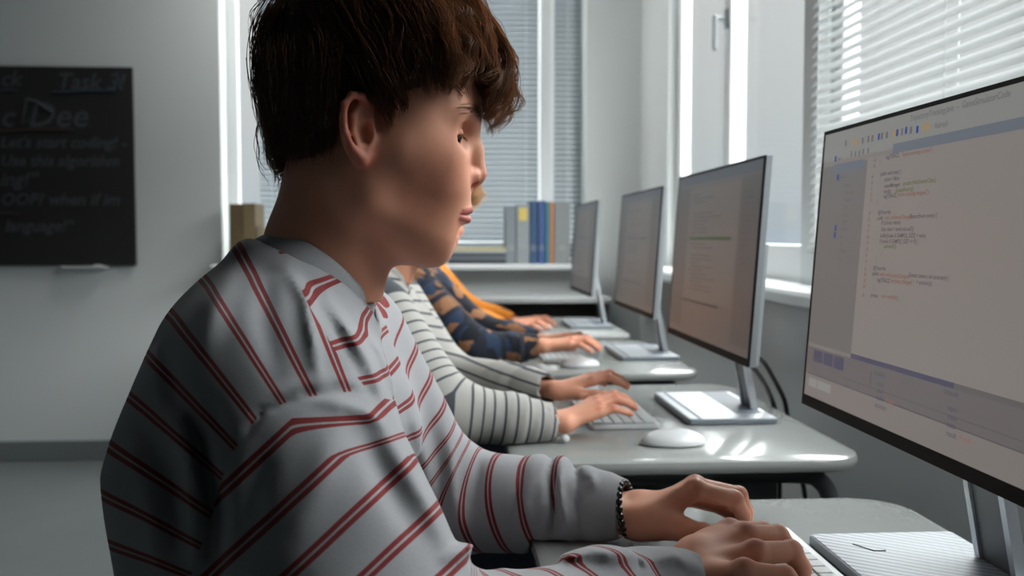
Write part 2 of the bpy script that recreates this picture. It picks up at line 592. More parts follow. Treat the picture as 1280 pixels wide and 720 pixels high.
blind('window_blind', 'y', W2[0] + .04, W2[1] - .04, .905, WT - .02, 2.10, math.radians(66), 'added white blind, out of view at the top of the handled right-hand window, cutting its light', pitch=.024)  # added above the view to cut the light through this window

# ---- blackboard on the far wall
a = P(170, 332, YF - .02); t = P(165, 84, YF - .02)
bx1, bz0, bz1 = (a[0] + t[0]) / 2, a[2], t[2]
bb = empty('blackboard', (bx1 - .9, YF, bz0), 'black chalkboard with faint handwriting on the far left wall', 'blackboard')
b = MB(); b.box((bx1 - 1.8, YF - .022, bz0), (bx1, YF - .001, bz1), 0, .003); b.build('board_surface', M['board'], bb)
b = MB(); b.box((bx1 - .335, YF - .05, bz0 - .012), (bx1 - .13, YF - .001, bz0 - .002), 0, .002); b.box((bx1 - .19, YF - .038, bz0 - .002), (bx1 - .15, YF - .034, bz0 + .006), 0, .002)
b.build('chalk_ledge', M['white_plastic'], bb)


def text_mesh(s, size, m, name, parent, origin, right, up, align='LEFT', shear=0, thick=.0, space=1.0, weight=0.0):
    cu = D.curves.new('t', 'FONT'); cu.body = s; cu.size = size; cu.align_x = align; cu.shear = shear
    cu.space_character = space; cu.resolution_u = 2; cu.offset = weight
    o = D.objects.new('t', cu); C.objects.link(o)
    bpy.context.view_layer.update()
    dg = bpy.context.evaluated_depsgraph_get()
    me = D.meshes.new_from_object(o.evaluated_get(dg)); D.objects.remove(o); D.curves.remove(cu)
    right = np.array(right, float); up = np.array(up, float); n = np.cross(right, up)
    co = np.empty(len(me.vertices) * 3); me.vertices.foreach_get('co', co); co = co.reshape(-1, 3)
    w = np.array(origin) + co[:, :1] * right + co[:, 1:2] * up + co[:, 2:] * n
    F_ = [tuple(p.vertices) for p in me.polygons]; D.meshes.remove(me)
    if name is None:
        return w, F_
    b = MB(); b.add(w, F_); o = b.build(name, m, parent); return o


def board_text(lines, m, name):
    for s, px, py, sz in lines:
        b = MB(); o = P(px, py, YF - .0235)
        w, f = text_mesh(s, sz, m, None, None, o, (1, 0, 0), (0, 0, 1), shear=.25, weight=.0015)
        jit = RNG.normal(0, .0004, (len(w), 1)); w[:, 2] += jit[:, 0]
        if len(f): b.add(w, f); b.build(name, m, bb)


board_text([('ck', 0, 107, .10), ('Task 3!', 70, 111, .105)], M['chalk'], 'chalk_heading')
board_text([('c', 0, 158, .14), ('Dee', 34, 158, .16)], M['chalk'], 'chalk_title')
board_text([('Let\u2019s start coding! -', 0, 184, .073), ('Use this algorithm', 0, 207, .073), ('ing!\u201d', 0, 232, .09),
            ('OOP? when if im', 0, 256, .078), ('language!\u201d', 6, 289, .075)], M['chalk'], 'chalk_writing')
b = MB()
for (x0, y0, x1, y1, w_) in ((66, 116, 145, 113, .013), (0, 113, 22, 114, .010), (145, 90, 150, 110, .010)):
    b = MB(); p0, p1 = P(x0, y0, YF - .0235), P(x1, y1, YF - .0235); b.tube(bez([p0, (p0 + p1) / 2 + np.array([0, 0, .003]), p1], 4), w_ * .5, 4); b.build('chalk_underline', M['chalk_blue'], bb, label='blue chalk underline')
b = MB()
for (x0, y0, x1, y1, w_) in ((0, 164, 92, 162, .012), (0, 267, 24, 268, .010)):
    b = MB(); p0, p1 = P(x0, y0, YF - .0235), P(x1, y1, YF - .0235); b.tube(bez([p0, (p0 + p1) / 2 + np.array([0, 0, .004]), p1], 4), w_ * .5, 4); b.build('chalk_underline', M['chalk_brown'], bb, label='brown chalk underline')
b = MB()
b.tube([P(x, y, YF - .0235) for x, y in ((32, 124), (46, 127), (58, 136), (66, 140))], .006, 4)
b.tube([P(x, y, YF - .0235) for x, y in ((33, 126), (30, 140), (27, 154), (44, 146))], .004, 4)
b.build('chalk_sketch', M['chalk'], bb)

# ---- things on the far sill
def binder(px0, px1, pyt, Y, col, label, kind='binder', dep=.22, zb=SZ + .001, lab=None, hole=True, grp=None):
    x0, x1 = P(px0, 300, Y)[0], P(px1, 300, Y)[0]; zt = P(px0, pyt, Y)[2]
    r = empty(kind, ((x0 + x1) / 2, Y, zb), label, kind, grp)
    g = .0015; t = .003; b = MB(); x0 += g; x1 -= g
    b.box((x0, Y, zb), (x0 + t, Y + dep, zt), 0, .001); b.box((x1 - t, Y, zb), (x1, Y + dep, zt), 0, .001)
    b.build('cover', mat('cover_' + kind, col, .5), r)
    b = MB(); b.box((x0, Y - .002, zb), (x1, Y + t, zt), 0, .0015); b.build('spine', mat('spine_' + kind, col, .5), r)
    b = MB(); b.box((x0 + t, Y + t, zb + .003), (x1 - t, Y + dep - .006, zt - .006)); b.build('pages', M['wall_warm'], r)
    if lab:
        w = x1 - x0; b = MB(); b.box((x0 + w * .18, Y - .0032, lab[1]), (x1 - w * .18, Y - .0021, lab[2])); b.build('spine_label', mat('label_paper', lab[0], .6), r, label=lab[3])
    if hole and x1 - x0 > .03:
        b = MB(); xc = (x0 + x1) / 2; zc = zb + .075
        b.tube([(xc + .011 * math.cos(a), Y - .003, zc + .011 * math.sin(a)) for a in np.linspace(0, 2 * PI, 17)[:-1]], .0022, 6, closed=True)
        b.build('finger_ring', M['metal_white'], r)
    return r


YS = YF - .135
gb = 'binders standing on the far sill'
binder(632, 645, 257, YS, (.20, .235, .26), 'slim grey binder, first from the left in the upright row on the far sill', grp=gb)
binder(645.3, 662, 255, YS, (.26, .29, .31), 'grey binder with a yellow spine label in the row on the far sill', lab=((.62, .48, .12), 1.14, 1.20, 'yellow spine label'), grp=gb)
binder(662.3, 672, 252, YS, (.035, .085, .18), 'dark blue binder in the row on the far sill', grp=gb)
binder(672.3, 682, 251, YS, (.045, .09, .24), 'violet-blue binder beside the dark blue one on the far sill', grp=gb)
binder(682.3, 687, 252, YS, (.07, .24, .29), 'thin teal folder in the row on the far sill', 'folder', hole=False)
binder(687.3, 692, 252, YS, (.52, .22, .10), 'thin orange folder in the row on the far sill', 'folder', hole=False)
binder(692.4, 713, 253, YS, (.23, .25, .26), 'wide grey binder at the right end of the row on the far sill', grp=gb)
binder(287, 303, 255, YS, (.16, .115, .06), 'brown box file at the left end of the far sill, beside the wall edge', 'box_file', hole=False)
binder(303.4, 320, 254, YS, (.24, .18, .10), 'tan box file beside the brown one at the left end of the far sill', 'box_file', hole=False)
binder(320.5, 331, 283, YS, (.36, .31, .22), 'short beige box behind the boy\u2019s collar on the far sill', 'box_file', hole=False)
zc = SZ + .001
for k, (w0, w1, h, col, lab) in enumerate(((560, 637, .020, (.05, .06, .075), 'dark flat book, bottom of the stack on the far sill'),
                                           (563, 636, .014, (.14, .16, .18), 'thin grey book second from the bottom in the stack on the far sill'),
                                           (560, 634, .018, (.07, .09, .11), 'dark grey book in the middle of the stack on the far sill'),
                                           (566, 633, .012, (.48, .50, .46), 'white book under the yellow one in the stack on the far sill'),
                                           (562, 634, .012, (.50, .44, .22), 'pale yellow book on top of the stack on the far sill'))):
    x0, x1 = P(w0, 320, YS)[0], P(w1, 320, YS)[0]
    r = empty('book', ((x0 + x1) / 2, YS, zc), lab, 'book', 'books stacked on the far sill')
    b = MB(); b.box((x0, YS, zc), (x1, YS + .2, zc + .002), 0, .0008); b.box((x0, YS, zc + h - .002), (x1, YS + .2, zc + h), 0, .0008); b.box((x0, YS, zc), (x1, YS + .003, zc + h), 0, .0008)
    b.build('cover', mat('book_cover', col, .55), r)
    b = MB(); b.box((x0 + .003, YS + .003, zc + .002), (x1 - .003, YS + .197, zc + h - .002)); b.build('pages', M['wall_warm'], r)
    zc += h + .0004
# small yellow box on the right sill
q = P(832, 332, 3.9)
b = MB(); b.box((.80, 3.80, SZ + .004), (.85, 3.9, SZ + .04), 0, .004); o = b.build('yellow_box', mat('yellow_card', (.42, .34, .12), .6)); tag(o, 'small yellow box on the right sill past the third monitor', 'box')

# low open cabinet under the far sill
r = empty('low_cabinet', (.1, 4.35, 0), 'long low white cabinet with dark open compartments under the far sill', 'cabinet')
b = MB(); b.box((-.75, 4.12, .775), (.70, 4.50, .80), 0, .004); b.build('cabinet_top', mat('cabinet_top_grey', (.26, .28, .28), .45), r)
b = MB()
for x in (-.74, -.26, .22, .68): b.box((x, 4.14, 0), (x + .018, 4.49, .775), 0, .002)
b.box((-.74, 4.14, .06), (.69, 4.49, .08)); b.box((-.74, 4.14, .40), (.69, 4.49, .418)); b.box((-.74, 4.475, .06), (.69, 4.49, .775))
b.build('cabinet_body', mat('cabinet_grey', (.10, .11, .115), .6), r)

# ------------------------------------------------------------------ desks
DZ = .74
def desk(yc, label, x1=.60):
    r = empty('school_desk', (.33, yc, 0), label, 'desk', 'single desks along the right wall')
    x0, y0, y1 = .085, yc - .36, yc + .36
    b = MB(); b.prism(rounded_rect(x0, x1, y0, y1, [.07, .07, .045, .045], 10), DZ - .021, DZ, 0, .0075)
    o = b.build('desk_top', M['desk'], r, smooth=True)
    for yy in (y0 + .06, y1 - .06):
        b = MB(); zt = DZ - .036
        pts = bez([(x0 + .07, yy, .02), (x0 + .07, yy, .55), (x0 + .073, yy, zt - .055), (x0 + .092, yy, zt - .012), (x0 + .14, yy, zt), (.34, yy, zt), (x1 - .10, yy, zt), (x1 - .055, yy, zt - .012), (x1 - .037, yy, zt - .055), (x1 - .034, yy, .55), (x1 - .034, yy, .02)], 6)
        b.tube(pts, .0135, 14)
        b.build('leg_frame', M['tube'], r, smooth=True)
        b = MB()
        for xx in (x0 + .07, x1 - .034): b = MB(); b.tube([(xx, yy, 0), (xx, yy, .03)], .017, 12); b.build('rubber_foot', M['cable'], r, smooth=True)
    b = MB(); b.tube([(x1 - .035, y0 + .06, .34), (x1 - .035, y1 - .06, .34)], .011, 10); b.build('cross_bar', M['tube'], r, smooth=True)
    b = MB(); b.tube([(.12, y0 + .06, DZ - .035), (.12, y1 - .06, DZ - .035)], .011, 10)
    b.build('cross_bar', M['tube'], r, smooth=True)
    b = MB(); b.box((.22, y0 + .09, DZ - .115), (.50, y1 - .09, DZ - .111)); b.box((.22, y0 + .09, DZ - .115), (.50, y0 + .094, DZ - .03)); b.box((.22, y1 - .094, DZ - .115), (.50, y1 - .09, DZ - .03))
    b.build('under_shelf', M['tube'], r)
    return r


YC = [.785, 1.70, 2.595, 3.47]
desk(YC[0], 'nearest pale grey desk, under the boy\u2019s hands at the bottom of the picture', .548)
desk(YC[1], 'second pale grey desk, holding the white mouse and the hands in thin-striped sleeves', .612)
desk(YC[2], 'third pale grey desk, where the plaid sleeve rests')
desk(YC[3], 'farthest pale grey desk, beside the orange sleeve')

# ------------------------------------------------------------------ monitors
def cm(name, c, e=1.0, rough=.25):
    m = mat(name, tuple(x * .08 for x in c), .35, emis=tuple(x * .92 for x in c), estr=e); return m


SC = {'grey': cm('screen_grey', (.185, .165, .155)), 'code': cm('screen_code', (.205, .185, .172)), 'bar': cm('screen_bar', (.115, .13, .16)),
      'side': cm('screen_side', (.135, .128, .125)), 'panel': cm('screen_panel', (.125, .112, .112)), 'ink': cm('screen_ink', (.060, .052, .068)),
      'red': cm('screen_red', (.19, .075, .052)), 'green': cm('screen_green', (.08, .11, .025)), 'blue': cm('screen_blue', (.012, .04, .22)),
      'dim': cm('screen_dim', (.105, .097, .098)), 'navy': cm('screen_navy', (.065, .06, .10)), 'yellow': cm('screen_yellow', (.32, .20, .06)),
      'tool': cm('screen_tool', (.205, .205, .195)), 'pink': cm('screen_pink', (.26, .10, .09)), 'line': cm('screen_rule', (.09, .085, .09)),
      'white': cm('screen_white', (.24, .235, .225)), 'deepgreen': cm('screen_deepgreen', (.03, .10, .035))}
SCF = {k: cm(v.name + '_dimmer', tuple(x * .50 for x in BS(v).inputs['Emission Color'].default_value[:3])) for k, v in SC.items()}
MH, MW, MZ = .325, .545, .861
LEAN = math.radians(4.0)


def monitor(xb, yc, label, content, yf):
    """screen faces -X; xb is where the lower edge of the glass stands"""
    r = empty('monitor', (xb + .06, yc, DZ + .0005), label, 'monitor', 'monitors in a row on the desks')
    up = np.array([math.sin(LEAN), 0, math.cos(LEAN)]); nrm = np.array([-math.cos(LEAN), 0, math.sin(LEAN)])
    left = np.array([0, 1.0, 0])     # the screen's left end is the far end
    O = np.array([xb, yc + MW / 2, MZ])
    def pt(u, v, d=0.0): return O - left * (u * MW) + up * (v * MH) + nrm * d
    def slab(u0, u1, v0, v1, d0, d1, b, mi=0, ins=0.0):
        v = [pt(u, v_, d) for d in (d0, d1) for v_ in (v0, v1) for u in (u0, u1)]
        return b.add(v, [(0, 2, 3, 1), (4, 5, 7, 6), (0, 1, 5, 4), (2, 6, 7, 3), (0, 4, 6, 2), (1, 3, 7, 5)], mi)
    b = MB(); slab(0, 1, 0, 1, -.012, -.003, b); b.build('back_shell', M['silver'], r)
    b = MB(); e = .0035
    slab(0, 1, 0, .038, -.003, .0008, b); slab(0, 1, 1 - .013, 1, -.003, .0008, b); slab(0, .006, .038, .987, -.003, .0008, b); slab(.994, 1, .038, .987, -.003, .0008, b)
    b.build('bezel', M['bezel'], r)
    s = MB(); slab(.006, .994, .038, .987, -.003, -.0002, s); sc = s.build('screen', SC['grey'], r)
    b = MB(); slab(.03, .985, .01, .585, -.020, -.012, b); b.build('rear_housing', M['alu'], r)
    content(pt, sc, r)
    # stand: leaning neck of two bright rails on a thin wide foot
    xm = xb + .032; zb = DZ + .012
    for sy, nm in ((-1, 0), (1, 0)):
        b = MB(); y = yc + sy * .030
        v = []
        for (x, z) in ((xb + .084, zb), (xb + .096, zb), (xb + .058, MZ + .08), (xb + .048, MZ + .08)):
            for dy in (-.0045, .0045): v.append((x, y + dy, z))
        b.add(v, [(0, 1, 3, 2), (4, 6, 7, 5), (0, 2, 4, 6), (1, 7, 5, 3), (0, 6, 7, 1), (2, 3, 5, 4)])
        b.build('neck_rail', M['alu'], r)
    b = MB(); v = []
    for (x, z) in ((xb + .087, zb), (xb + .093, zb), (xb + .055, MZ + .08), (xb + .051, MZ + .08)):
        for dy in (-.0255, .0255): v.append((x, yc + dy, z))
    b.add(v, [(0, 1, 3, 2), (4, 6, 7, 5), (0, 2, 4, 6), (1, 7, 5, 3), (0, 6, 7, 1), (2, 3, 5, 4)])
    b.build('neck_plate', M['tube'], r)
    b = MB(); b.prism(rounded_rect(xb - .050, xb + .105, yf - .143, yf + .143, .006, 4), DZ + .001, DZ + .0105, 0, .0015)
    b.build('foot_plate', M['foot_side'], r)
    b = MB(); b.prism(rounded_rect(xb - .0475, xb + .1025, yf - .1405, yf + .1405, .004, 4), DZ + .0105, DZ + .0112)
    b.build('foot_top', M['ribbed'] if yf < 1 else M['silver'], r)
    zt = DZ + .0114
    if yf < 1:
        b = MB(); u = (xb - .018, yf + .105)
        b.tube([(u[0], u[1], zt), (u[0] + .012, u[1] - .022, zt), (u[0] + .024, u[1] - .022, zt)], .0007, 4); b.build('foot_mark', M['bezel'], r)
    else:
        b = MB(); b.box((xb - .033, yf - .139, zt - .0004), (xb - .026, yf + .139, zt + .0002)); b.build('foot_groove', M['recess'], r)
        b = MB(); b.box((xb + .045, yf - .10, zt - .0004), (xb + .095, yf + .139, zt + .0002)); b.build('foot_recess', M['recess'], r)
    return r


def scr_rect(pt, r, name, m, rects, d=.0001):
    for k, (u0, u1, v0, v1) in enumerate(rects):
        dd = d + k * 1e-6; b = MB(); b.add([pt(u0, v0, dd), pt(u1, v0, dd), pt(u1, v1, dd), pt(u0, v1, dd)], [(0, 1, 2, 3)]); b.build(name, m, r)


def scr_text(pt, r, name, m, items, d=.0006):
    o0 = pt(0, 0, d); rt = (pt(1, 0, d) - o0) / MW; up = (pt(0, 1, d) - o0) / MH
    for s, u, v, sz in items:
        w, f = text_mesh(s, sz, m, None, None, pt(u, v, d), rt, up, weight=.00005)
        if len(f): b = MB(); b.add(w, f); b.build(name, m, r)


def content_near(pt, sc, r):
    # pixel of the photo -> (u, v) on the screen
    O = pt(0, 0); U = pt(1, 0) - O; V = pt(0, 1) - O; nn = np.cross(U, V)
    def uv(px, py):
        d = np.array(_R @ Vector(((px - 640) / F, (360 - py) / F, -1.0))); c = np.array([0, 0, CAMZ])
        k = ((O - c) @ nn) / (d @ nn); q = c + d * k - O
        return (q @ U) / (U @ U), (q @ V) / (V @ V)
    g = uv
    def rect(x0, y0, x1, y1):   # the left-top and right-bottom corners
        a, b_ = g(x0, y0), g(x1, y1); return (a[0], min(b_[0], .993), b_[1], a[1])
    tb = g(1062, 212)[1]
    scr_rect(pt, sc, 'toolbar', SC['tool'], [(.006, .994, g(1117, 186)[1], .987)], .0001)
    cu0, cv0 = g(1064, 443); cv1 = g(1117, 192)[1]
    scr_rect(pt, sc, 'code_pane', SC['code'], [(cu0, .993, cv0, cv1)], .0002)
    scr_rect(pt, sc, 'tab_bar', SC['bar'], [(g(1117, 180)[0], .993, cv1, g(1117, 180)[1])], .0003)
    u1 = g(1080, 210)[0]
    scr_rect(pt, sc, 'file_tree', SC['side'], [(.007, cu0 - .002, cv0, g(1040, 208)[1])], .0001)
    scr_rect(pt, sc, 'selected_row', SC['bar'], [(g(1042, 214)[0], u1, g(1042, 217)[1], g(1042, 206)[1])], .0003)
    scr_rect(pt, sc, 'lower_panel', SC['panel'], [(.007, .993, .12, cv0 - .012)], .0002)
    scr_rect(pt, sc, 'divider', SC['navy'], [(cu0, .62, cv0 - .012, cv0 + .004)], .0004)
    scr_rect(pt, sc, 'divider', SC['dim'], [(.62, .993, cv0 - .012, cv0 + .004)], .0004)
    scr_rect(pt, sc, 'panel_tab', SC['navy'], [(.045 + .055 * k, .093 + .055 * k, cv0 - .062, cv0 - .02) for k in range(3)], .0004)
    scr_rect(pt, sc, 'panel_rule', SC['line'], [(g(1088, 470)[0], g(1088, 470)[0] + .006, .15, cv0 - .035), (g(1176, 500)[0], g(1176, 500)[0] + .006, .16, cv0 - .07),
                                                (.02, .993, .118, .122), (.2, .993, cv0 - .085, cv0 - .082)], .0004)
    scr_rect(pt, sc, 'status_chip', SC['white'], [(.03, .075, .075, .105), (.08, .15, .075, .105)], .0004)
    # toolbar icons
    ic = {'blue': [], 'yellow': [], 'dim': []}
    for px, py, c in ((1057, 179, 'dim'), (1066, 177, 'yellow'), (1070, 178, 'yellow'), (1078, 176, 'dim'), (1085, 174, 'dim'), (1090, 173, 'dim'), (1098, 171, 'blue'), (1102, 170, 'dim'), (1108, 169, 'dim'),
                      (1117, 167, 'yellow'), (1121, 166, 'blue'), (1127, 165, 'dim'), (1132, 163, 'blue'), (1138, 163, 'dim'), (1146, 162, 'blue'), (1154, 159, 'yellow'), (1159, 158, 'yellow')):
        u, v = g(px, py); ic[c].append((u, u + .008, v - .011, v + .010))
    for px, py in ((1064, 193), (1069, 193), (1074, 192), (1079, 190), (1085, 189)):
        u, v = g(px, py); ic['dim'].append((u, u + .006, v - .008, v + .010))
    for px, py in ((1044, 199), (1047, 222), (1044, 285), (1043, 294)):
        u, v = g(px, py); ic['blue'].append((u, u + .009, v - .010, v + .010))
    for k, l in ic.items(): scr_rect(pt, sc, 'toolbar_icon', SC[k], l, .0006)
    def line(s, px, py, sz): u, v = g(px, py); return (s, u, v, sz)
    S = .0060
    ink, red, grn, dim = [], [], [], []
    dim += [line('TrajectoryTracking.java  \u2013  GameSimulatorCode', 1138, 152, .0085), line('Main', 1048, 201, .0055), line('Refresh', 1169, 161, .0075)]
    for s, px, py in (('Sources', 1051, 224), ('agents', 1056, 234), ('controller', 1056, 243), ('renderer', 1055, 252), ('data', 1055, 261), ('game', 1054, 270), ('helper', 1053, 279),
                      ('libraries', 1051, 288), ('tests', 1050, 297), ('res', 1050, 306), ('settings', 1050, 315), ('docs', 1049, 325)):
        dim.append(line(s, px, py, .0058))
    dim += [line('}', 1100, 205, S), line('}', 1097, 254, S), line('}', 1102, 318, S), line('}', 1095, 327, S), line('}', 1092, 361, S)]
    ink += [line('log(TRACE,', 1108, 199, S)]; red += [line('"active tracking started")', 1128, 196, S)]
    ink += [line('public void stop() {', 1101, 220, S), line('active = false;', 1106, 227, S), line('eventManager.', 1106, 235, S), line('results.', 1105, 242, S), line('log(TRACE,', 1105, 248, S)]
    grn += [line('unsubscribe(listenerClass);', 1129, 232, S), line('unloadAssets();', 1120, 240.5, S), line('updateAll();', 1105, 310, S)]
    red += [line('"active tracking stopped");', 1122, 246, S)]
    ink += [line('@Override', 1098, 268, S), line('public', 1097, 275, S), line('(SensorEvent event) {', 1137, 273, S), line('if (!active) return;', 1102, 281, S), line('float value = event.values[0];', 1102, 289, S),
            line('buffer[index % SAMPLE_SIZE] = value;', 1101, 297, S), line('if (index % SAMPLE_SIZE == 0) {', 1100, 304, S)]
    red += [line('void onSensorChanged', 1107, 274.5, S)]
    ink += [line('@Override', 1092, 337, S), line('public', 1091, 344, S), line('(Sensor sensor, int accuracy) {', 1136, 346, S), line('log(TRACE,', 1097, 352, S), line('+ accuracy);', 1146, 355, S), line('private', 1089, 371, S)]
    red += [line('void onAccuracyChanged', 1100, 345, S), line('"accuracy changed: "', 1113, 353, S), line('void notifyAll();', 1102, 372, S)]
    for k, (px, py) in enumerate([(1093, 203), (1092, 210)] + [(1089.5 - .4 * j, 224 + 7.1 * j) for j in range(5)] + [(1086 - .5 * j, 269 + 7.4 * j) for j in range(9)] + [(1081 - .5 * j, 338 + 7.2 * j) for j in range(4)] + [(1078, 371)]):
        (dim if k < 5 else red).append(line(str(47 + k), px, py, .0055))
    scr_text(pt, sc, 'code_text', SC['ink'], ink); scr_text(pt, sc, 'code_text', SC['red'], red, .00065); scr_text(pt, sc, 'code_text', SC['green'], grn, .00062); scr_text(pt, sc, 'interface_text', SC['dim'], dim, .00058)
    nav, pk = [], []
    for s, px, py in (('variables', 1093, 468), ('index', 1096, 481), ('value', 1096, 490), ('buffer', 1096, 499), ('accuracy', 1094, 508), ('console', 1181, 492), ('input', 1185, 512), ('trace', 1185, 523), ('state', 1184, 533), ('result', 1183, 544)):
        nav.append(line(s, px, py, .0072))
    for s, px, py in (('= false', 1107, 503), ('= null', 1200, 550)): pk.append(line(s, px, py, .0072))
    scr_text(pt, sc, 'panel_text', SC['navy'], nav); scr_text(pt, sc, 'panel_text', SC['pink'], pk, .00055)


def content_far(kind, dim=.6):
    def c(pt, sc, r):
        SC = SCF
        sc.data.materials.clear(); sc.data.materials.append(SC['grey'])
        scr_rect(pt, sc, 'toolbar', SC['bar'], [(.006, .994, .93, .987)], .0001)
        scr_rect(pt, sc, 'code_pane', SC['code'], [(.20, .80, .25, .90), ], .0002)
        scr_rect(pt, sc, 'file_tree', SC['side'], [(.006, .19, .08, .92), (.81, .994, .08, .92)], .0001)
        rw = []
        rr = random.Random(kind)
        for k in range(26):
            if rr.random() < .3: continue
            v = .86 - k * .022; u = .24 + rr.choice((0, .02, .04)); rw.append((u, u + rr.uniform(.08, .34), v, v + .008))
        for k in range(14):
            v = .84 - k * .03; rw.append((.84, .84 + rr.uniform(.03, .1), v, v + .008)); rw.append((.03, .03 + rr.uniform(.04, .1), v, v + .008))
        scr_rect(pt, sc, 'code_lines', SC['dim'], rw, .0004)
        scr_rect(pt, sc, 'highlight', SC['deepgreen' if kind == 2 else 'line'], [(.22, .74, .60, .618)], .0005)
        scr_rect(pt, sc, 'panel_rule', SC['ink'], [(.20, .66, .235, .247)], .0005)
    return c


monitor(.422, .850, 'largest monitor, at the right edge, showing lines of program code', content_near, .824)
monitor(.455, 1.712, 'second monitor from the front, with a green line across its screen', content_far(2), 1.742)
monitor(.492, 2.585, 'third monitor from the front, between the green-lined one and the smallest', content_far(3), 2.60)
monitor(.468, 3.46, 'smallest monitor, last in the row beside the far binders', content_far(4), 3.47)

# cables behind the second monitor
for pts, lb in (([(.500, 1.62, .868), (.510, 1.60, .863), (.56, 1.684, .838), (.60, 1.735, .795), (.632, 1.775, .754), (.645, 1.79, .72), (.655, 1.75, .618), (.665, 1.74, .56), (.69, 1.72, .30), (.72, 1.70, .06), (.74, 1.66, .006)], 'outer black cable looping from behind the second monitor down past its desk'),
                ([(.500, 1.62, .852), (.507, 1.60, .847), (.54, 1.653, .822), (.58, 1.72, .784), (.622, 1.80, .735), (.634, 1.80, .68), (.65, 1.84, .5), (.67, 1.86, .25), (.69, 1.86, .05), (.69, 1.90, .006)], 'inner black cable looping from behind the second monitor down past its desk')):
    b = MB(); b.tube(bez(pts, 8), .0046, 10); tag(b.build('power_cable', M['cable'], None, smooth=True), lb, 'cable', 'cables behind the second monitor')

# ------------------------------------------------------------------ keyboards and mice
def keyboard(x1, y0, y1, label, yaw=0):
    x0 = x1 - .118; z0 = DZ + .0006
    r = empty('keyboard', ((x0 + x1) / 2, (y0 + y1) / 2, z0), label, 'keyboard', 'white keyboards on the desks')
    b = MB(); b.prism(rounded_rect(x0, x1, y0, y1, .008, 4), z0, z0 + .008, 0, .0015)
    b.build('keyboard_body', M['white_plastic'], r)
    b = MB(); b.box((x0 + .005, y0 + .005, z0 + .0082), (x1 - .008, y1 - .005, z0 + .0086)); b.build('key_bed', M['key_gap'], r)
    b = MB(); rows = 6; px = (x1 - .009 - x0 - .006) / rows
    for k in range(rows):
        n = [11, 13, 14, 14, 15, 15][k]; wy = (y1 - y0 - .012) / n
        for j in range(n):
            if k == 0 and 4 <= j <= 7:
                if j > 4: continue
                a0, a1 = y0 + .006 + 4 * wy, y0 + .006 + 8 * wy
            else: a0, a1 = y0 + .006 + j * wy, y0 + .006 + (j + 1) * wy
            xa = x0 + .006 + k * px
            b.box((xa + .0009, a0 + .0009, z0 + .0087), (xa + px - .0009, a1 - .0009, z0 + .0108), 0, .0008)
    o = b.build('keys', M['key'], r); return r


keyboard(.362, .715, 1.003, 'white keyboard under the boy\u2019s fingers')
keyboard(.350, 1.572, 1.86, 'white keyboard under the hands in thin-striped sleeves')
keyboard(.355, 2.42, 2.72, 'white keyboard under the hands of the plaid-shirted person')
keyboard(.355, 3.32, 3.62, 'farthest white keyboard, at the hands in orange sleeves')


def mouse(x, y, label):
    z0 = DZ + .0006; r = empty('computer_mouse', (x, y, z0), label, 'mouse', 'white mice on the desks')
    lo = np.array([x - .055, y - .035, z0]); f = lambda p: np.maximum(ell(p, (x, y, z0 + .004), (.050, .029, .021)), -(p[:, 2] - z0 - .001))
    V, Q = surf(f, lo, (x + .055, y + .035, z0 + .034), .0016); np_mesh('shell', V, [Q], M['white_plastic'], r)
    b = MB(); b.tube([(x + .028, y, z0 + .0185), (x + .039, y, z0 + .0135)], .0035, 8); b.build('scroll_wheel', M['metal_white'], r, smooth=True)
    b = MB(); b.prism(rounded_rect(x - .040, x + .040, y - .022, y + .022, .02, 5), z0 + .0, z0 + .003); b.build('mouse_base', M['metal_white'], r)
    return r


mouse(.343, 1.452, 'white mouse on the second desk in front of the keyboard')
mouse(.318, 2.35, 'white mouse at the near edge of the third desk')
b = MB(); q = P(706, 545, 1.47); b.ball((q[0], q[1], DZ + .008), (.0075, .006, .0065), 0, 12, 8); b.ball((q[0] - .008, q[1] + .003, DZ + .0055), (.0045, .004, .0045), 0, 10, 6)
tag(b.build('earbud', M['white_plastic'], None, smooth=True), 'tiny white earbud on the second desk by the striped cuff', 'earbud')

# ------------------------------------------------------------------ daylight
wd = D.worlds.new('sky'); bpy.context.scene.world = wd; wd.use_nodes = True
nt = wd.node_tree; bg = nt.nodes['Background']
tcw = nt.nodes.new('ShaderNodeTexCoord'); sx = nt.nodes.new('ShaderNodeSeparateXYZ'); rp = nt.nodes.new('ShaderNodeValToRGB')
nt.links.new(tcw.outputs['Generated'], sx.inputs[0]); mr = nt.nodes.new('ShaderNodeMapRange'); mr.inputs[1].default_value = -1; mr.inputs[2].default_value = 1
nt.links.new(sx.outputs['Z'], mr.inputs[0]); nt.links.new(mr.outputs[0], rp.inputs[0]); nt.links.new(rp.outputs[0], bg.inputs[0])
e = rp.color_ramp.elements
SKY = [(0.0, (.05, .055, .055)), (.49, (.09, .105, .12)), (.505, (.088, .096, .100)), (.56, (.105, .107, .105)), (.625, (.122, .122, .118)), (.665, (2.4, 2.35, 2.25)), (1.0, (3.4, 3.3, 3.2))]
e[0].position, e[0].color = SKY[0][0], (*SKY[0][1], 1); e[1].position, e[1].color = SKY[-1][0], (*SKY[-1][1], 1)
for p_, c_ in SKY[1:-1]:
    k_ = e.new(p_); k_.color = (*c_, 1)
bg.inputs[1].default_value = 6.2


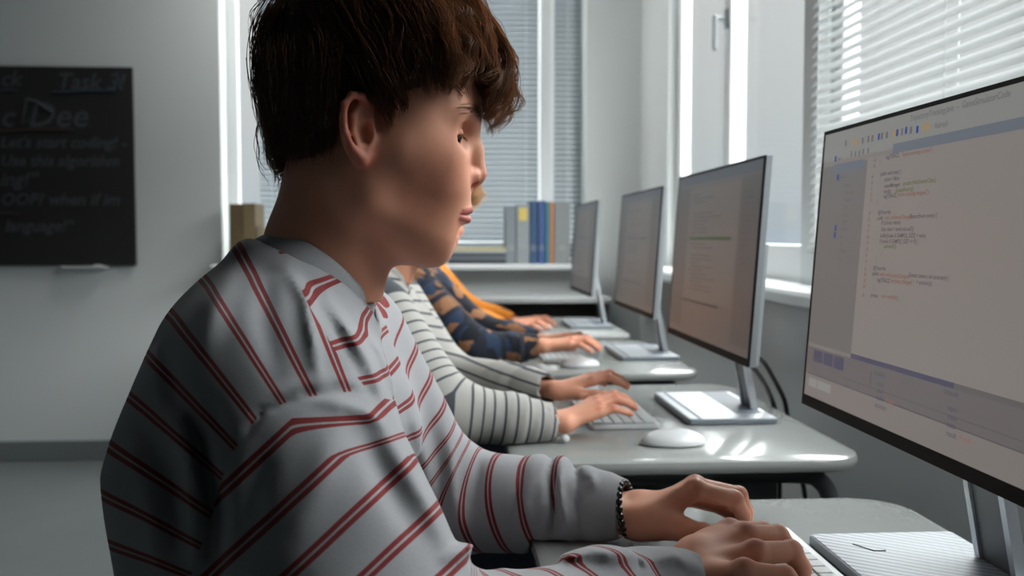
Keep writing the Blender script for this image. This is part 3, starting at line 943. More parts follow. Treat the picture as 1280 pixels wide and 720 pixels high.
# added fill lamp on the ceiling, out of view, to brighten the far wall
def added_fill_lamp(x, y, label, watt):
    r = empty('added_fill_lamp', (x, y, ZC - .05), label, 'added fill lamp')
    b = MB()
    for lo, hi in (((x - .32, y - .32), (x + .32, y - .29)), ((x - .32, y + .29), (x + .32, y + .32)), ((x - .32, y - .29), (x - .29, y + .29)), ((x + .29, y - .29), (x + .32, y + .29))):
        b.box((*lo, ZC - .05), (*hi, ZC), 0, .002)
    b.build('fill_lamp_frame', M['alu'], r)
    b = MB(); b.box((x - .29, y - .29, ZC - .035), (x + .29, y + .29, ZC - .025)); b.build('fill_diffuser', M['lamp'], r)
    l = D.lights.new('added_fill_light', 'AREA'); l.shape = 'SQUARE'; l.size = .56; l.energy = watt; l.color = (1, .98, .93)
    o = D.objects.new('added_fill_light', l); C.objects.link(o); o.parent = r; o.location = (0, 0, .012 - .003)
    return r


added_fill_lamp(-.35, 4.15, 'added square fill lamp, out of view on the ceiling, brightening the far wall', 7.5)


def portal(loc, rot, sx_, sy_):
    l = D.lights.new('window_portal', 'AREA'); l.shape = 'RECTANGLE'; l.size = sx_; l.size_y = sy_; l.cycles.is_portal = True
    o = D.objects.new('window_portal', l); C.objects.link(o); o.location = loc; o.rotation_euler = rot; return o


hz = (WT + SZ) / 2
portal((1.02, (W1[0] + W1[1]) / 2, hz), (0, PI / 2, 0), WT - SZ, W1[1] - W1[0])
portal((1.02, (W2[0] + W2[1]) / 2, hz), (0, PI / 2, 0), WT - SZ, W2[1] - W2[0])
portal(((FX0 + FX1) / 2, YF + .23, hz), (-PI / 2, 0, 0), FX1 - FX0, WT - SZ)

sc = bpy.context.scene
sc.view_settings.view_transform = 'Standard'; sc.view_settings.look = 'None'; sc.view_settings.exposure = 0.0; sc.view_settings.gamma = 1.0
sc.view_settings.use_curve_mapping = False
sc.cycles.max_bounces = 8; sc.cycles.diffuse_bounces = 4; sc.cycles.transparent_max_bounces = 16; sc.cycles.transmission_bounces = 6
sc.cycles.use_denoising = True; sc.cycles.sample_clamp_indirect = 4.0; sc.cycles.caustics_reflective = False; sc.cycles.caustics_refractive = False

# ================================================================== PEOPLE
# ---- skin
m = mat('skin', (.50, .30, .225), .52, sss=.12, spec=.35); M['skin'] = m
n1 = noise(m, 14, 4); n2 = noise(m, 420, 2)
base = mix_c(m, n1, (.68, .335, .220), (.61, .285, .185))
fr_ = ramp(m, n2, [(.62, (0, 0, 0)), (.72, (1, 1, 1))])
base = mix_c(m, math_n(m, 'MULTIPLY', fr_, math_n(m, 'MULTIPLY', attr(m, 'freckle'), .35)), base, (.30, .14, .09))
base = mix_c(m, attr(m, 'red'), base, (.50, .15, .10))
base = mix_c(m, attr(m, 'lip'), base, (.43, .135, .11))
base = mix_c(m, attr(m, 'brow'), base, (.09, .045, .03))
L(m, base, BS(m).inputs['Base Color'])
bump(m, noise(m, 700, 2), .12, .0004)
M['eye_white'] = mat('eye_white', (.55, .50, .48), .15)
M['iris'] = mat('iris_brown', (.10, .05, .022), .12)
M['pupil'] = mat('pupil_black', (.004, .004, .004), .08)
M['nail'] = mat('finger_nail', (.50, .31, .26), .3)
M['teeth'] = mat('tooth', (.7, .66, .6), .3)

HY = .87
S_ = HY / F


def hp(px, py, w=0.0):
    q = P(px, py, HY); return np.array([q[0], HY + w, q[2]])


def cartilage(px, py, w):
    """ear points are read at their own, nearer distance"""
    q = P(px, py, HY - w); return np.array([q[0], HY + w, q[2]])


NOSE_AX = [hp(584, 158), hp(593, 188), hp(597, 217)]
EYE_C = hp(560.5, 173.8, .0320); EYE_R = .0120
HELIX = [cartilage(*a) for a in ((464, 152, .0725), (462, 133, .077), (452, 120, .0825), (440, 119, .0865), (431, 130, .0885), (429, 148, .089), (432, 167, .088), (439, 183, .0855), (448, 195, .082))]
ANTIH = [cartilage(*a) for a in ((449, 132, .080), (441, 145, .083), (442, 165, .083), (450, 182, .080))]
LOBE = [cartilage(447, 192, .0805), cartilage(453, 200, .078), cartilage(459, 195, .0755)]


def head_sdf(p):
    p = p.copy(); sgn = np.sign(p[:, 1] - HY); p[:, 1] = HY + np.abs(p[:, 1] - HY)
    W = lambda px, py, w=0.0: hp(px, py, w)
    d = ell(p, W(466, 114), (.0900, .0735, .0835))
    d = smin(d, ell(p, W(538, 132), (.0425, .056, .052)), .02)
    d = smin(d, ell(p, W(511, 218), (.0540, .0560, .0740)), .025)
    d = smin(d, ell(p, W(490, 195), (.046, .0655, .050)), .025)
    d = smin(d, rc(p, W(550, 203, .036), W(505, 196, .054), .0175, .0140), .022)          # cheek bone
    d = smin(d, rc(p, W(551, 240, .024), W(541, 285, .021), .0200, .0180), .022)          # cheek
    d = smin(d, rc(p, W(468, 256, .048), W(533, 304, .020), .0140, .0135), .028)          # jaw line
    d = smin(d, rc(p, W(462, 205, .058), W(462, 258, .050), .010, .012), .022)
    d = smin(d, rc(p, W(547.5, 309.5, .005), W(544, 312, .012), .0135, .0125), .010)      # chin
    d = smin(d, rc(p, W(525, 311, 0), W(474, 290, 0), .0110, .030), .02)                  # under the jaw
    d = smin(d, ell(p, W(558, 262), (.0195, .0225, .0200)), .014)                         # muzzle
    d = smin(d, rc(p, W(584.5, 150, .006), W(567, 149, .040), .0090, .0100), .012)        # brow ridge
    d = smin(d, ell(p, W(524, 166), (.0340, .0605, .0400)), .022)
    # eye socket
    d = ssub(d, ell(p, W(584, 173, .0320), (.0115, .0125, .0090)), .013)
    d = smin(d, rc(p, NOSE_AX[0], NOSE_AX[1], .0062, .0066), .010)
    d = smin(d, rc(p, NOSE_AX[1], NOSE_AX[2], .0066, .0084), .008)
    d = smin(d, rc(p, W(582, 222, .0135), W(591, 221, .009), .0074, .0066), .004)         # nostril wing
    d = smin(d, rc(p, W(596, 226, 0), W(586, 236, 0), .0036, .0042), .006)
    d = ssub(d, ell(p, W(591.5, 230.5, .0080), (.0060, .0034, .0036)), .0015)
    d = ssub(d, ell(p, W(572.5, 219, .0225), (.0035, .0035, .0085)), .005)                 # fold behind the wing
    # lips: relief laid along the mouth line, the same from the middle to the corners
    d = smin(d, rc(p, W(581.5, 262, 0), W(579.5, 262, .009), .0056, .0052), .004)
    d = smin(d, rc(p, W(576.5, 275.5, 0), W(574.8, 275.5, .009), .0064, .0060), .004)
    q2 = p.copy(); q2[:, 1] = HY; gate = np.clip((.034 - (p[:, 1] - HY)) / .006, 0, 1)
    up_, lo_, sl_ = [segd(q2, W(a_, b_), W(c_, e_))[0] for a_, b_, c_, e_ in ((592, 262.0, 573, 267.6), (588, 275.6, 573, 271.6), (602, 268.4, 569.5, 269.8))]
    d = d - gate * (.0015 * np.exp(-(up_ / .0030) ** 2) + .0019 * np.exp(-(lo_ / .0034) ** 2) - .0034 * np.exp(-(sl_ / .00085) ** 2))
    d = ssub(d, ell(p, W(577.5, 290, 0), (.0065, .018, .0055)), .008)                     # hollow under the lip
    d = ssub(d, rc(p, W(596, 243, 0), W(595, 256, 0), .0032, .0032), .004)                # philtrum
    # lids and the slit between them
    lid = sph(p, EYE_C, EYE_R + .0013)
    d = smin(d, lid, .0035)
    az = .80; fw = np.array([math.cos(az), math.sin(az)]); q0 = p - (EYE_C + np.array([fw[0] * .0098, fw[1] * .0098, -.0040])).astype(f32)
    qn = q0[:, 0] * fw[0] + q0[:, 1] * fw[1]; qt = -q0[:, 0] * fw[1] + q0[:, 1] * fw[0]; ca, sa = math.cos(.30), math.sin(.30)
    q = np.stack([qn * ca - q0[:, 2] * sa, qt, qn * sa + q0[:, 2] * ca + qt * .10], 1)
    d = ssub(d, ell(q, (0, 0, 0), (.0080, .0118, .0040)), .0012)
    c_ = polyd(p, [EYE_C + EYE_R * 1.14 * np.array([math.cos(e_) * math.cos(a_), math.cos(e_) * math.sin(a_), math.sin(e_)]) for a_, e_ in ((-.7, .38), (0, .46), (.8, .30), (1.2, .05))])
    d = d + .0009 * np.exp(-(c_ / .0011) ** 2)
    # ear
    e = smin(ell(p, cartilage(446, 156, .0765), (.0140, .0048, .0275)), ell(p, cartilage(449, 178, .073), (.010, .005, .018)), .006)
    for a, b in zip(HELIX[:-1], HELIX[1:]): e = smin(e, rc(p, a, b, .0029, .0028), .0025)
    for a, b in zip(ANTIH[:-1], ANTIH[1:]): e = smin(e, rc(p, a, b, .0022, .0024), .0030)
    e = smin(e, rc(p, LOBE[0], LOBE[1], .0036, .0044), .004); e = smin(e, rc(p, LOBE[1], LOBE[2], .0044, .0030), .004)
    e = smin(e, rc(p, cartilage(464, 170, .0745), cartilage(463, 160, .0745), .0033, .0028), .003)
    e = ssub(e, ell(p, cartilage(456, 166, .0860), (.0074, .0145, .0120)), .0025)
    e = ssub(e, ell(p, cartilage(455, 143, .0870), (.0045, .0075, .0090)), .0025)
    d = smin(d, e, .005)
    return d


def project(pts, f, it=3, lift=0.0):
    p = np.array(pts, dtype=f32); e = .0006
    for _ in range(it):
        d = f(p); g = np.stack([f(p + np.eye(3, dtype=f32)[k] * e) - d for k in range(3)], 1) / e; g /= np.linalg.norm(g, axis=1)[:, None] + 1e-9
        p = (p - g * (d - lift)[:, None]).astype(f32)
    return p


NECK_B = np.array([-.128, HY, 1.000])
def neck_sdf(p, g=0.0):
    d = rc(p, hp(424, 228), hp(405, 318), .0490 + g, .0500 + g)
    d = smin(d, rc(p, hp(405, 318), NECK_B, .0500 + g, .0600 + g), .02)
    if g == 0:
        q = p.copy(); q[:, 1] = HY + np.abs(q[:, 1] - HY)
        d = smin(d, rc(q, hp(443, 232, .050), hp(456, 376, .016), .0095, .0085), .020)       # neck muscle
        d = smin(d, rc(p, hp(467, 345), hp(457, 376), .0080, .0080), .018)
    return d


COL_A, COL_B = hp(336, 296), hp(463, 391)
def collar_frame(th):
    c = (COL_A + COL_B) / 2; a = (COL_B - COL_A) / 2; ax = np.array([a[2], 0, -a[0]]); ax /= np.linalg.norm(ax); ax = ax if ax[2] > 0 else -ax
    dr = a * math.cos(th) + np.array([0, .066, 0]) * math.sin(th)
    return c + dr + ax * (.011 * math.sin(th) ** 2), dr / np.linalg.norm(dr), ax
_cl = []
for _k in range(13):
    _b, _o, _x = collar_frame(PI * _k / 12 + PI); _q = _b - _x * .019 + _o * .004; _cl.append(_q)
_cl = [np.array([q_[0], HY + abs(q_[1] - HY), q_[2]]) for q_ in _cl]


# ---- the trunk, in the boy's position
def trunk_sdf(p, g=0.0):
    q = p.copy(); q[:, 1] = HY + np.abs(q[:, 1] - HY)
    d = rc(q, (-.148, HY + .085, .52), (-.147, HY + .085, .70), .116 + g, .114 + g)
    d = smin(d, rc(q, (-.147, HY + .085, .70), (-.153, HY + .090, .88), .114 + g, .113 + g), .03)
    d = smin(d, rc(q, (-.153, HY + .090, .88), (-.152, HY + .095, .935), .113 + g, .084 + g), .03)
    d = smin(d, rc(q, (-.133, HY + .020, .984), (-.135, HY + .150, .950), .062 + g, .052 + g), .035)
    d = smin(d, sph(q, (-.176, HY, .945), .086 + g), .06)
    if g == 0: d = smin(d, polyd(q, _cl) - .0105, .022)
    return d


def joined(name, parts, mats, parent, **kw):
    V = []; Q = []; A = {}; n = 0
    keys = sorted({k for p_ in parts for k in (p_[2] or {})})
    for v, q, a in parts:
        V.append(v); Q.append(q + n); n += len(v)
        for k in keys: A.setdefault(k, []).append((a or {}).get(k, np.zeros(len(v))))
    return np_mesh(name, np.concatenate(V), [np.concatenate(Q)], mats, parent, attrs={k: np.concatenate(v) for k, v in A.items()}, **kw)


def sm(x, a, b):
    t = np.clip((x - a) / (b - a), 0, 1); return t * t * (3 - 2 * t)


def head_part(h, dlt=(0, 0, 0), low=-1):
    lo = np.array([-.185, HY - .105, 1.00]); hi = np.array([.050, HY + .105, 1.30])
    f = lambda p: np.maximum(smin(head_sdf(p), neck_sdf(p), .016), 1.003 - p[:, 2])
    V, Q = surf(f, lo, hi, h)
    V = laplace(V, Q, 1, .35)
    p = V.astype(f32).copy(); p[:, 1] = HY + np.abs(p[:, 1] - HY)
    W = hp
    q2 = p.copy(); q2[:, 1] = HY; g_ = (p[:, 1] - HY < .032)
    lu = segd(q2, W(594, 262.6), W(573, 268.0))[0]; ll = segd(q2, W(590, 274.6), W(573, 271.0))[0]
    A = {'lip': g_ * np.maximum(1 - sm(lu, .0026, .0036), 1 - sm(ll, .0032, .0042))}
    brow = polyd(p, [W(598, 147.5, .012), W(586, 142.5, .030), W(568, 146, .044)])
    A['brow'] = (1 - sm(brow, .0025, .0085)) * .85 * (p[:, 0] > W(560, 0)[0])
    ear = np.minimum(polyd(p, HELIX), polyd(p, LOBE)); nose = segd(p, W(597, 217), W(580, 222, .012))[0]; ck = segd(p, W(548, 215, .045), W(530, 235, .05))[0]
    A['red'] = np.clip((1 - sm(ear, .003, .016)) * .75 + (1 - sm(nose, .006, .02)) * .35 + (1 - sm(ck, .01, .04)) * .30, 0, 1)
    A['freckle'] = 1 - sm(segd(p, W(580, 200, 0), W(535, 225, .05))[0], .015, .05)
    return V + np.array(dlt), Q, A


# ---- hands: explicit joints, five fingers each
def hand_sdf(J):
    """J: wrist_a, wrist_b (the two sides of the wrist), fore (point up the arm), mcp[4], pip[4], dip[4], tip[4], cmc, tmcp, tip1, ttip, r (scale)"""
    s = J.get('s', 1.0)
    R = [(.0100, .0090, .0080, .0068), (.0104, .0093, .0083, .0070), (.0100, .0089, .0079, .0067), (.0090, .0079, .0070, .0060)]
    wa, wb = np.array(J['wa']), np.array(J['wb']); wc = (wa + wb) / 2
    mcp = [np.array(x) for x in J['mcp']]
    def f(p):
        d = rc(p, wa, wb, .0165 * s, .0150 * s)
        if 'fa' in J: d = smin(d, smin(rc(p, J['fa'], wa, .018 * s, .0165 * s), rc(p, J['fb'], wb, .018 * s, .0150 * s), .012), .012)
        for k in range(4):
            base = wa + (wb - wa) * (k / 3.0)
            d = smin(d, rc(p, base, mcp[k], .0125 * s, R[k][0] * s * 1.12), .012 * s)
        # thumb base
        d = smin(d, rc(p, J['cmc'], J['tmcp'], .0165 * s, .0125 * s), .016 * s)
        for k in range(4):
            fgr = rc(p, mcp[k], J['pip'][k], R[k][0] * s, R[k][1] * s)
            fgr = smin(fgr, rc(p, J['pip'][k], J['dip'][k], R[k][1] * s, R[k][2] * s), .0025)
            fgr = smin(fgr, rc(p, J['dip'][k], J['tip'][k], R[k][2] * s, R[k][3] * s), .0025)
            fgr = smin(fgr, sph(p, J['pip'][k], R[k][1] * s * 1.03), .003)
            d = smin(d, fgr, .0042 * s)
        t = rc(p, J['tmcp'], J['tip1'], .0112 * s, .0098 * s)
        t = smin(t, rc(p, J['tip1'], J['ttip'], .0098 * s, .0074 * s), .003)
        d = smin(d, t, .0050 * s)
        for k in range(4):  # knuckles and tendons
            up = np.array([0, 0, R[k][0] * s * .42])
            d = smin(d, sph(p, mcp[k] + up, .0046 * s), .008 * s)
            d = d - .0008 * np.exp(-(segd(p, (wa + (wb - wa) * (.25 + k / 6.0)) + up * 2.2, mcp[k] + up * 1.6)[0] / .0035) ** 2)
            for jn, jj in (('pip', .0075), ('dip', .0060)):
                c = np.array(J[jn][k]) + np.array([0, 0, jj]); q = p - c.astype(f32)
                d = d + .0005 * np.exp(-((q * q).sum(1)) / (.0035 ** 2)) * np.cos(q[:, 0] * 3200)
        return d
    return f


def hand_part(J, h=.0016):
    pts = [J['wa'], J['wb'], J['cmc'], J['tmcp'], J['tip1'], J['ttip']] + list(J['mcp']) + list(J['pip']) + list(J['dip']) + list(J['tip']) + ([J['fa'], J['fb']] if 'fa' in J else [])
    pts = np.array(pts); V, Q = surf(hand_sdf(J), pts.min(0) - .03, pts.max(0) + .03, h)
    p = V.astype(f32); dn = np.full(len(V), 9.0)
    for k in range(4): dn = np.minimum(dn, sph(p, J['tip'][k], 0)); dn = np.minimum(dn, sph(p, np.array(J['mcp'][k]) + [0, 0, .008], 0) + .002); dn = np.minimum(dn, sph(p, J['pip'][k], 0))
    return V, Q, {'red': (1 - sm(dn, .004, .016)) * .45}


def nails(J, parent, s=1.0):
    for k in range(5):
        a = np.array(J['dip'][k] if k < 4 else J['tip1']); b_ = np.array(J['tip'][k] if k < 4 else J['ttip'])
        t = (b_ - a) / np.linalg.norm(b_ - a); up = np.array([0, 0, 1.0]) + np.array([.6, 0, 0]); up = up - t * (up @ t); up /= np.linalg.norm(up); sd = np.cross(t, up)
        r = [.0060, .0061, .0058, .0052, .0068][k] * s
        v = []; n = 7
        for i in range(n):
            u = -.7 + 1.6 * i / (n - 1)
            for j in range(n):
                w = -1 + 2 * j / (n - 1); ww = w * .78 * (1 - .18 * max(0, u - .4) ** 2)
                ang = ww * 1.1
                v.append(b_ + t * (u * r * .95) + (up * math.cos(ang) + sd * math.sin(ang)) * (r * 1.035 - max(0, u) ** 2 * r * .10))
        f = [(i * n + j, i * n + j + 1, (i + 1) * n + j + 1, (i + 1) * n + j) for i in range(n - 1) for j in range(n - 1)]
        b = MB(); b.add(v, f); b.build('fingernail', M['nail'], parent, smooth=True)


def template_hand(wrist, yaw, right=True, s=.9, spread=1.0, tilt=0.0, reach=1.0):
    """a typing hand, palm down, fingers towards +X, then turned about the wrist"""
    sg = 1 if right else -1     # the thumb lies towards +Y on a right hand
    ys = [.024, .004, -.016, -.033]
    T0 = {'wa': (0, .012, 0), 'wb': (0, -.016, -.002), 'fa': (-.06, .008, .001), 'fb': (-.06, -.010, 0),
          'mcp': [(.082, .026, .012), (.086, .005, .015), (.080, -.015, .012), (.070, -.032, .004)],
          'pip': [(.118, .030, .016), (.127, .006, .020), (.118, -.019, .016), (.098, -.040, .006)],
          'dip': [(.140, .032, .004), (.150, .006, .006), (.140, -.021, .003), (.116, -.044, -.004)],
          'tip': [(.156, .033, -.010), (.166, .006, -.010), (.155, -.022, -.011), (.130, -.046, -.013)],
          'cmc': (.016, .020, -.006), 'tmcp': (.046, .042, -.010), 'tip1': (.076, .050, -.012), 'ttip': (.100, .048, -.014)}
    c, sn = math.cos(yaw), math.sin(yaw); ct, st = math.cos(tilt), math.sin(tilt)
    def tr(v):
        x, y, z = v; y *= sg; x *= reach; x, y, z = x * s, y * s, z * s
        x, z = x * ct + z * st, -x * st + z * ct
        return np.array(wrist) + np.array([x * c - y * sn, x * sn + y * c, z])
    J = {k: ([tr(x) for x in v] if isinstance(v, list) else tr(v)) for k, v in T0.items()}; J['s'] = s
    return J


# ---- cloth
def px_of(p):
    """image column and row of room points (used once, to lay the printed stripes along the photographed ones)"""
    q = (p - np.array([0, 0, CAMZ])) @ np.array(_R); return 640 + F * q[:, 0] / -q[:, 2], 360 - F * q[:, 1] / -q[:, 2]


def fabric(name, kind):
    m = mat(name, (.5, .5, .5), .9, spec=.12)
    S = BS(m); S.inputs['Sheen Weight'].default_value = .08; S.inputs['Sheen Roughness'].default_value = .6
    hea = noise(m, 900, 2); big = noise(m, 60, 3)
    def lines(co, segs, soft=.006):
        fr = math_n(m, 'FRACT', co); tot = None
        for a, b in segs:
            x = math_n(m, 'MULTIPLY', math_n(m, 'GREATER_THAN', fr, a), math_n(m, 'LESS_THAN', fr, b))
            tot = x if tot is None else math_n(m, 'MAXIMUM', tot, x)
        return tot
    if kind == 'boy':
        g = mix_c(m, hea, (.235, .248, .265), (.345, .358, .375)); g = mix_c(m, math_n(m, 'MULTIPLY', big, .35), g, (.28, .29, .305))
        wob = math_n(m, 'MULTIPLY', math_n(m, 'SUBTRACT', noise(m, 8, 2), .5), .10)
        PA, PB = [(.0, .100), (.145, .245)], [(.0, .100), (.145, .245)]
        def pick(f_, a_, b_):
            s_ = N(m, 'ShaderNodeMix'); L(m, math_n(m, 'GREATER_THAN', attr(m, f_), 0.0), s_.inputs[0]); L(m, a_, s_.inputs[2]); L(m, b_, s_.inputs[3]); return s_.outputs[0]
        ln = [lines(math_n(m, 'ADD', attr(m, k_), wob), PA) for k_ in ('ca', 'cb', 'cl', 'cr')]
        red = pick('f_right', pick('f_left', pick('f_front', ln[0], ln[1]), ln[2]), ln[3])
        red = math_n(m, 'MULTIPLY', red, math_n(m, 'GREATER_THAN', attr(m, 'on'), 0.0))
        g = mix_c(m, red, g, mix_c(m, hea, (.13, .016, .018), (.21, .032, .034)))
        L(m, g, S.inputs['Base Color'])
    elif kind == 'thin':
        g = mix_c(m, hea, (.37, .37, .35), (.32, .32, .305))
        l = lines(attr(m, 'ca'), [(.0, .20)]); g = mix_c(m, l, g, (.055, .065, .075)); L(m, g, S.inputs['Base Color'])
    elif kind == 'plaid':
        tc = N(m, 'ShaderNodeTexCoord'); cell = N(m, 'ShaderNodeTexVoronoi'); cell.inputs['Scale'].default_value = 26; cell.distance = 'CHEBYCHEV'
        L(m, tc.outputs['Object'], cell.inputs['Vector'])
        sp = N(m, 'ShaderNodeSeparateColor'); L(m, cell.outputs['Color'], sp.inputs[0])
        g = ramp(m, sp.outputs[0], [(.0, (.012, .014, .02)), (.38, (.02, .035, .07)), (.6, (.17, .085, .045)), (.85, (.24, .12, .06))])
        rr_ = [n_ for n_ in m.node_tree.nodes if n_.type == 'VALTORGB'][-1]; rr_.color_ramp.interpolation = 'CONSTANT'
        l = lines(attr(m, 'ca'), [(.0, .28)]); g = mix_c(m, l, g, (.016, .02, .032)); L(m, g, S.inputs['Base Color'])
    elif kind == 'orange':
        l = lines(attr(m, 'ca'), [(.0, .3)]); g = mix_c(m, l, (.56, .20, .022), (.42, .14, .015)); L(m, g, S.inputs['Base Color'])
    else:
        L(m, mix_c(m, hea, kind, tuple(x * .7 for x in kind)), S.inputs['Base Color'])
    bump(m, noise(m, 1100, 2), .25, .0006)
    return m


M['boy_cloth'] = fabric('heather_grey_jersey_red_pinstripes', 'boy'); M['thin_cloth'] = fabric('cream_knit_thin_stripes', 'thin')
M['plaid'] = fabric('brown_navy_plaid', 'plaid'); M['orange'] = fabric('orange_knit', 'orange')
M['navy'] = fabric('navy_trousers', (.018, .024, .040)); M['rib'] = fabric('heather_grey_rib', (.37, .385, .405)); M['shoe'] = mat('shoe_dark', (.03, .03, .035), .6)
w = N(M['rib'], 'ShaderNodeTexWave', wave_type='BANDS', bands_direction='Y'); w.inputs['Scale'].default_value = 70


def folds(p, d, lst):
    """lst: (points, width, height) ridges (+) and creases (-)"""
    for pts, w_, a_ in lst:
        pts = [np.array(x, dtype=float) for x in pts]
        best = None; tt = None; n = len(pts) - 1
        for k, (a, b) in enumerate(zip(pts[:-1], pts[1:])):
            dd, h = segd(p, a, b); t = (k + h) / n
            if best is None: best, tt = dd, t
            else:
                c = dd < best; tt = np.where(c, t, tt); best = np.where(c, dd, best)
        d = d - a_ * np.exp(-(best / w_) ** 2) * np.sqrt(np.clip(np.sin(np.clip(tt, .04, .96) * PI), 0, 1))
    return d


def wrinkle(p, amp, fx, fy, fz, ph=0.0):
    a = np.sin(p[:, 0] * fx + p[:, 2] * fz * .7 + ph) * np.sin(p[:, 1] * fy + p[:, 0] * fz * .4 + 1.3 + ph)
    b = np.sin(p[:, 2] * fz + p[:, 0] * fx * .5 + 2.1 * np.sin(p[:, 1] * fy * .4 + ph)); return amp * (a * .6 + b * .5)


DESK_LO = np.array([.085, DZ])
def above_desk(p, d, yc, pad=.0015):
    """cloth lies on the desk instead of sinking into it"""
    x = .085 - pad - p[:, 0]; z = p[:, 2] - (DZ + pad); y = np.abs(p[:, 1] - yc) - .36
    out = np.maximum(np.maximum(x, z), y)       # >0 outside the desk slab's column
    return np.maximum(d, -out)


def sleeve_sdf(arm, rad=None):
    """arm: shoulder, elbow, wrist"""
    s, e, w_ = [np.array(x, float) for x in arm]; r = rad or (.062, .050, .040, .034, .028)
    mid = e + (w_ - e) * .62; cu = e + (w_ - e) * .86
    def f(p):
        d = rc(p, s, e, r[0], r[1]); d = smin(d, rc(p, e, mid, r[1] * .95, r[2]), .03)
        d = smin(d, rc(p, mid, cu, r[2], r[3]), .012); d = smin(d, rc(p, cu, w_, r[4] * 1.05, r[4]), .012)
        t = np.clip(((p - w_.astype(f32)) @ ((e - w_).astype(f32))) / f32((e - w_) @ (e - w_)), 0, 1)
        return d - .0016 * np.sin(t * 46 + 30 * p[:, 2] + 1.0) * np.exp(-((t - .28) / .20) ** 2)
    return f


def garment(parent, dlt, arms, yc, m_, h, coord, rads=(None, None), k=.030, pre=None, post=None, name='sweatshirt', wr=.0025, smooth_it=1):
    """trunk and both sleeves as one continuous cloth surface"""
    dl = np.array(dlt, dtype=f32); S = [sleeve_sdf(a, r_) for a, r_ in zip(arms, rads)]
    def f(p):
        q = p - dl; d = trunk_sdf(q)
        for s_ in S: d = smin(d, s_(p), k)
        if pre: d = pre(p, d)
        d = d + wrinkle(q, wr, 26, 22, 24) + wrinkle(q, wr * .5, 61, 49, 55, 1.0)
        d = np.maximum(d, -neck_sdf(q, .003)); d = np.maximum(d, .47 - q[:, 2])
        for (s, e, w_), r_ in zip(arms, rads):
            e = np.array(e, float); w_ = np.array(w_, float); rr = (r_ or (.062, .050, .040, .034, .028))[4]
            n = (w_ - e) / np.linalg.norm(w_ - e); near = ((p - w_.astype(f32)) ** 2).sum(1) < .10 ** 2
            d = np.where(near, np.maximum(d, (p - (w_ + n * .004).astype(f32)) @ n.astype(f32)), d)
            d = np.maximum(d, -rc(p, w_ - n * .03, w_ + n * .05, rr - .0035, rr - .0035))
        if post: d = post(p, d)
        return above_desk(p, d, yc)
    pts = np.concatenate([np.array(a, float) for a in arms] + [np.array([[-.32, HY - .24, .46], [.0, HY + .24, 1.04]]) + dlt])
    V, Q = surf(f, pts.min(0) - [.03, .09, 0], pts.max(0) + [.06, .09, .07], h, 1.25)
    V = laplace(V, Q, smooth_it, .4)
    return np_mesh(name, V, [Q], m_, parent, attrs=coord(V))


def arm_t(V, arm):
    s, e, w_ = [np.array(x, dtype=f32) for x in arm]; p = V.astype(f32)
    d1, h1 = segd(p, s, e); d2, h2 = segd(p, e, w_); l1 = np.linalg.norm(e - s); l2 = np.linalg.norm(w_ - e)
    return d1, h1, l1, d2, h2, l2


def fold_px(p, d, lst, gate=None):
    """folds whose courses were read off the photograph: [(x, y), ...], half width in px, height in m"""
    x, y = px_of(p); q = np.stack([x, y, np.zeros_like(x)], 1).astype(f32); tot = np.zeros(len(p))
    for pts, w_, a_ in lst:
        pts = [np.array((u, v, 0.0)) for u, v in pts]; best = None; tt = None; n = len(pts) - 1
        for k, (a, b) in enumerate(zip(pts[:-1], pts[1:])):
            dd, h = segd(q, a, b); t = (k + h) / n
            if best is None: best, tt = dd, t
            else: c_ = dd < best; tt = np.where(c_, t, tt); best = np.where(c_, dd, best)
        tot += a_ * np.exp(-(best / w_) ** 2) * np.sqrt(np.clip(np.sin(np.clip(tt, .03, .97) * PI), 0, 1))
    return d - tot * (gate if gate is not None else 1)


def collar_part(parent, dlt, m_, ribs=150):
    """a ribbed band lying round the neck"""
    dl = np.array(dlt); n = 144; K = 10; V = []
    for i in range(n):
        th = 2 * PI * i / n; base, o, ax = collar_frame(th)
        for k in range(K):
            ph = 2 * PI * k / K; hh = .0130 * math.cos(ph); tt = .0034 * math.sin(ph)
            V.append(base + ax * hh + o * (tt - hh * .55 + .0006 * math.sin(th * ribs)) + dl)
    Q = np.array([[i * K + k, i * K + (k + 1) % K, ((i + 1) % n) * K + (k + 1) % K, ((i + 1) % n) * K + k] for i in range(n) for k in range(K)])
    return np_mesh('collar', np.array(V), [Q[:, ::-1]], m_, parent)


def trousers_part(parent, dlt, h=.009):
    dl = np.array(dlt, dtype=f32); kx, fx = .20, .12
    def f(p):
        q = p - dl; q[:, 1] = HY + np.abs(q[:, 1] - HY)
        d = rc(q, (-.17, HY + .06, .56), (-.17, HY + .075, .535), .112, .098)
        d = smin(d, rc(q, (-.16, HY + .085, .535), (kx, HY + .115, .53), .090, .064), .03)
        d = smin(d, rc(q, (kx, HY + .115, .53), (fx, HY + .11, .10), .060, .046), .03)
        return np.maximum(d + wrinkle(q, .003, 30, 25, 30), .075 - q[:, 2])
    V, Q = surf(f, np.array([-.32, HY - .25, .06]) + dlt, np.array([.30, HY + .25, .70]) + dlt, h)
    o = np_mesh('trousers', V, [Q], M['navy'], parent)
    for sg in (-1, 1):
        c = np.array([fx, HY + sg * .11, 0]) + dlt
        g = lambda p: np.maximum(smin(rc(p, c + [-.03, 0, .045], c + [.10, 0, .030], .042, .036), rc(p, c + [0, 0, .05], c + [0, 0, .10], .042, .046), .02), .001 - p[:, 2])
        V, Q = surf(g, c - [.10, .07, .0 + .004], c + [.16, .07, .16], h); np_mesh('shoe', V, [Q], M['shoe'], parent)
    return o


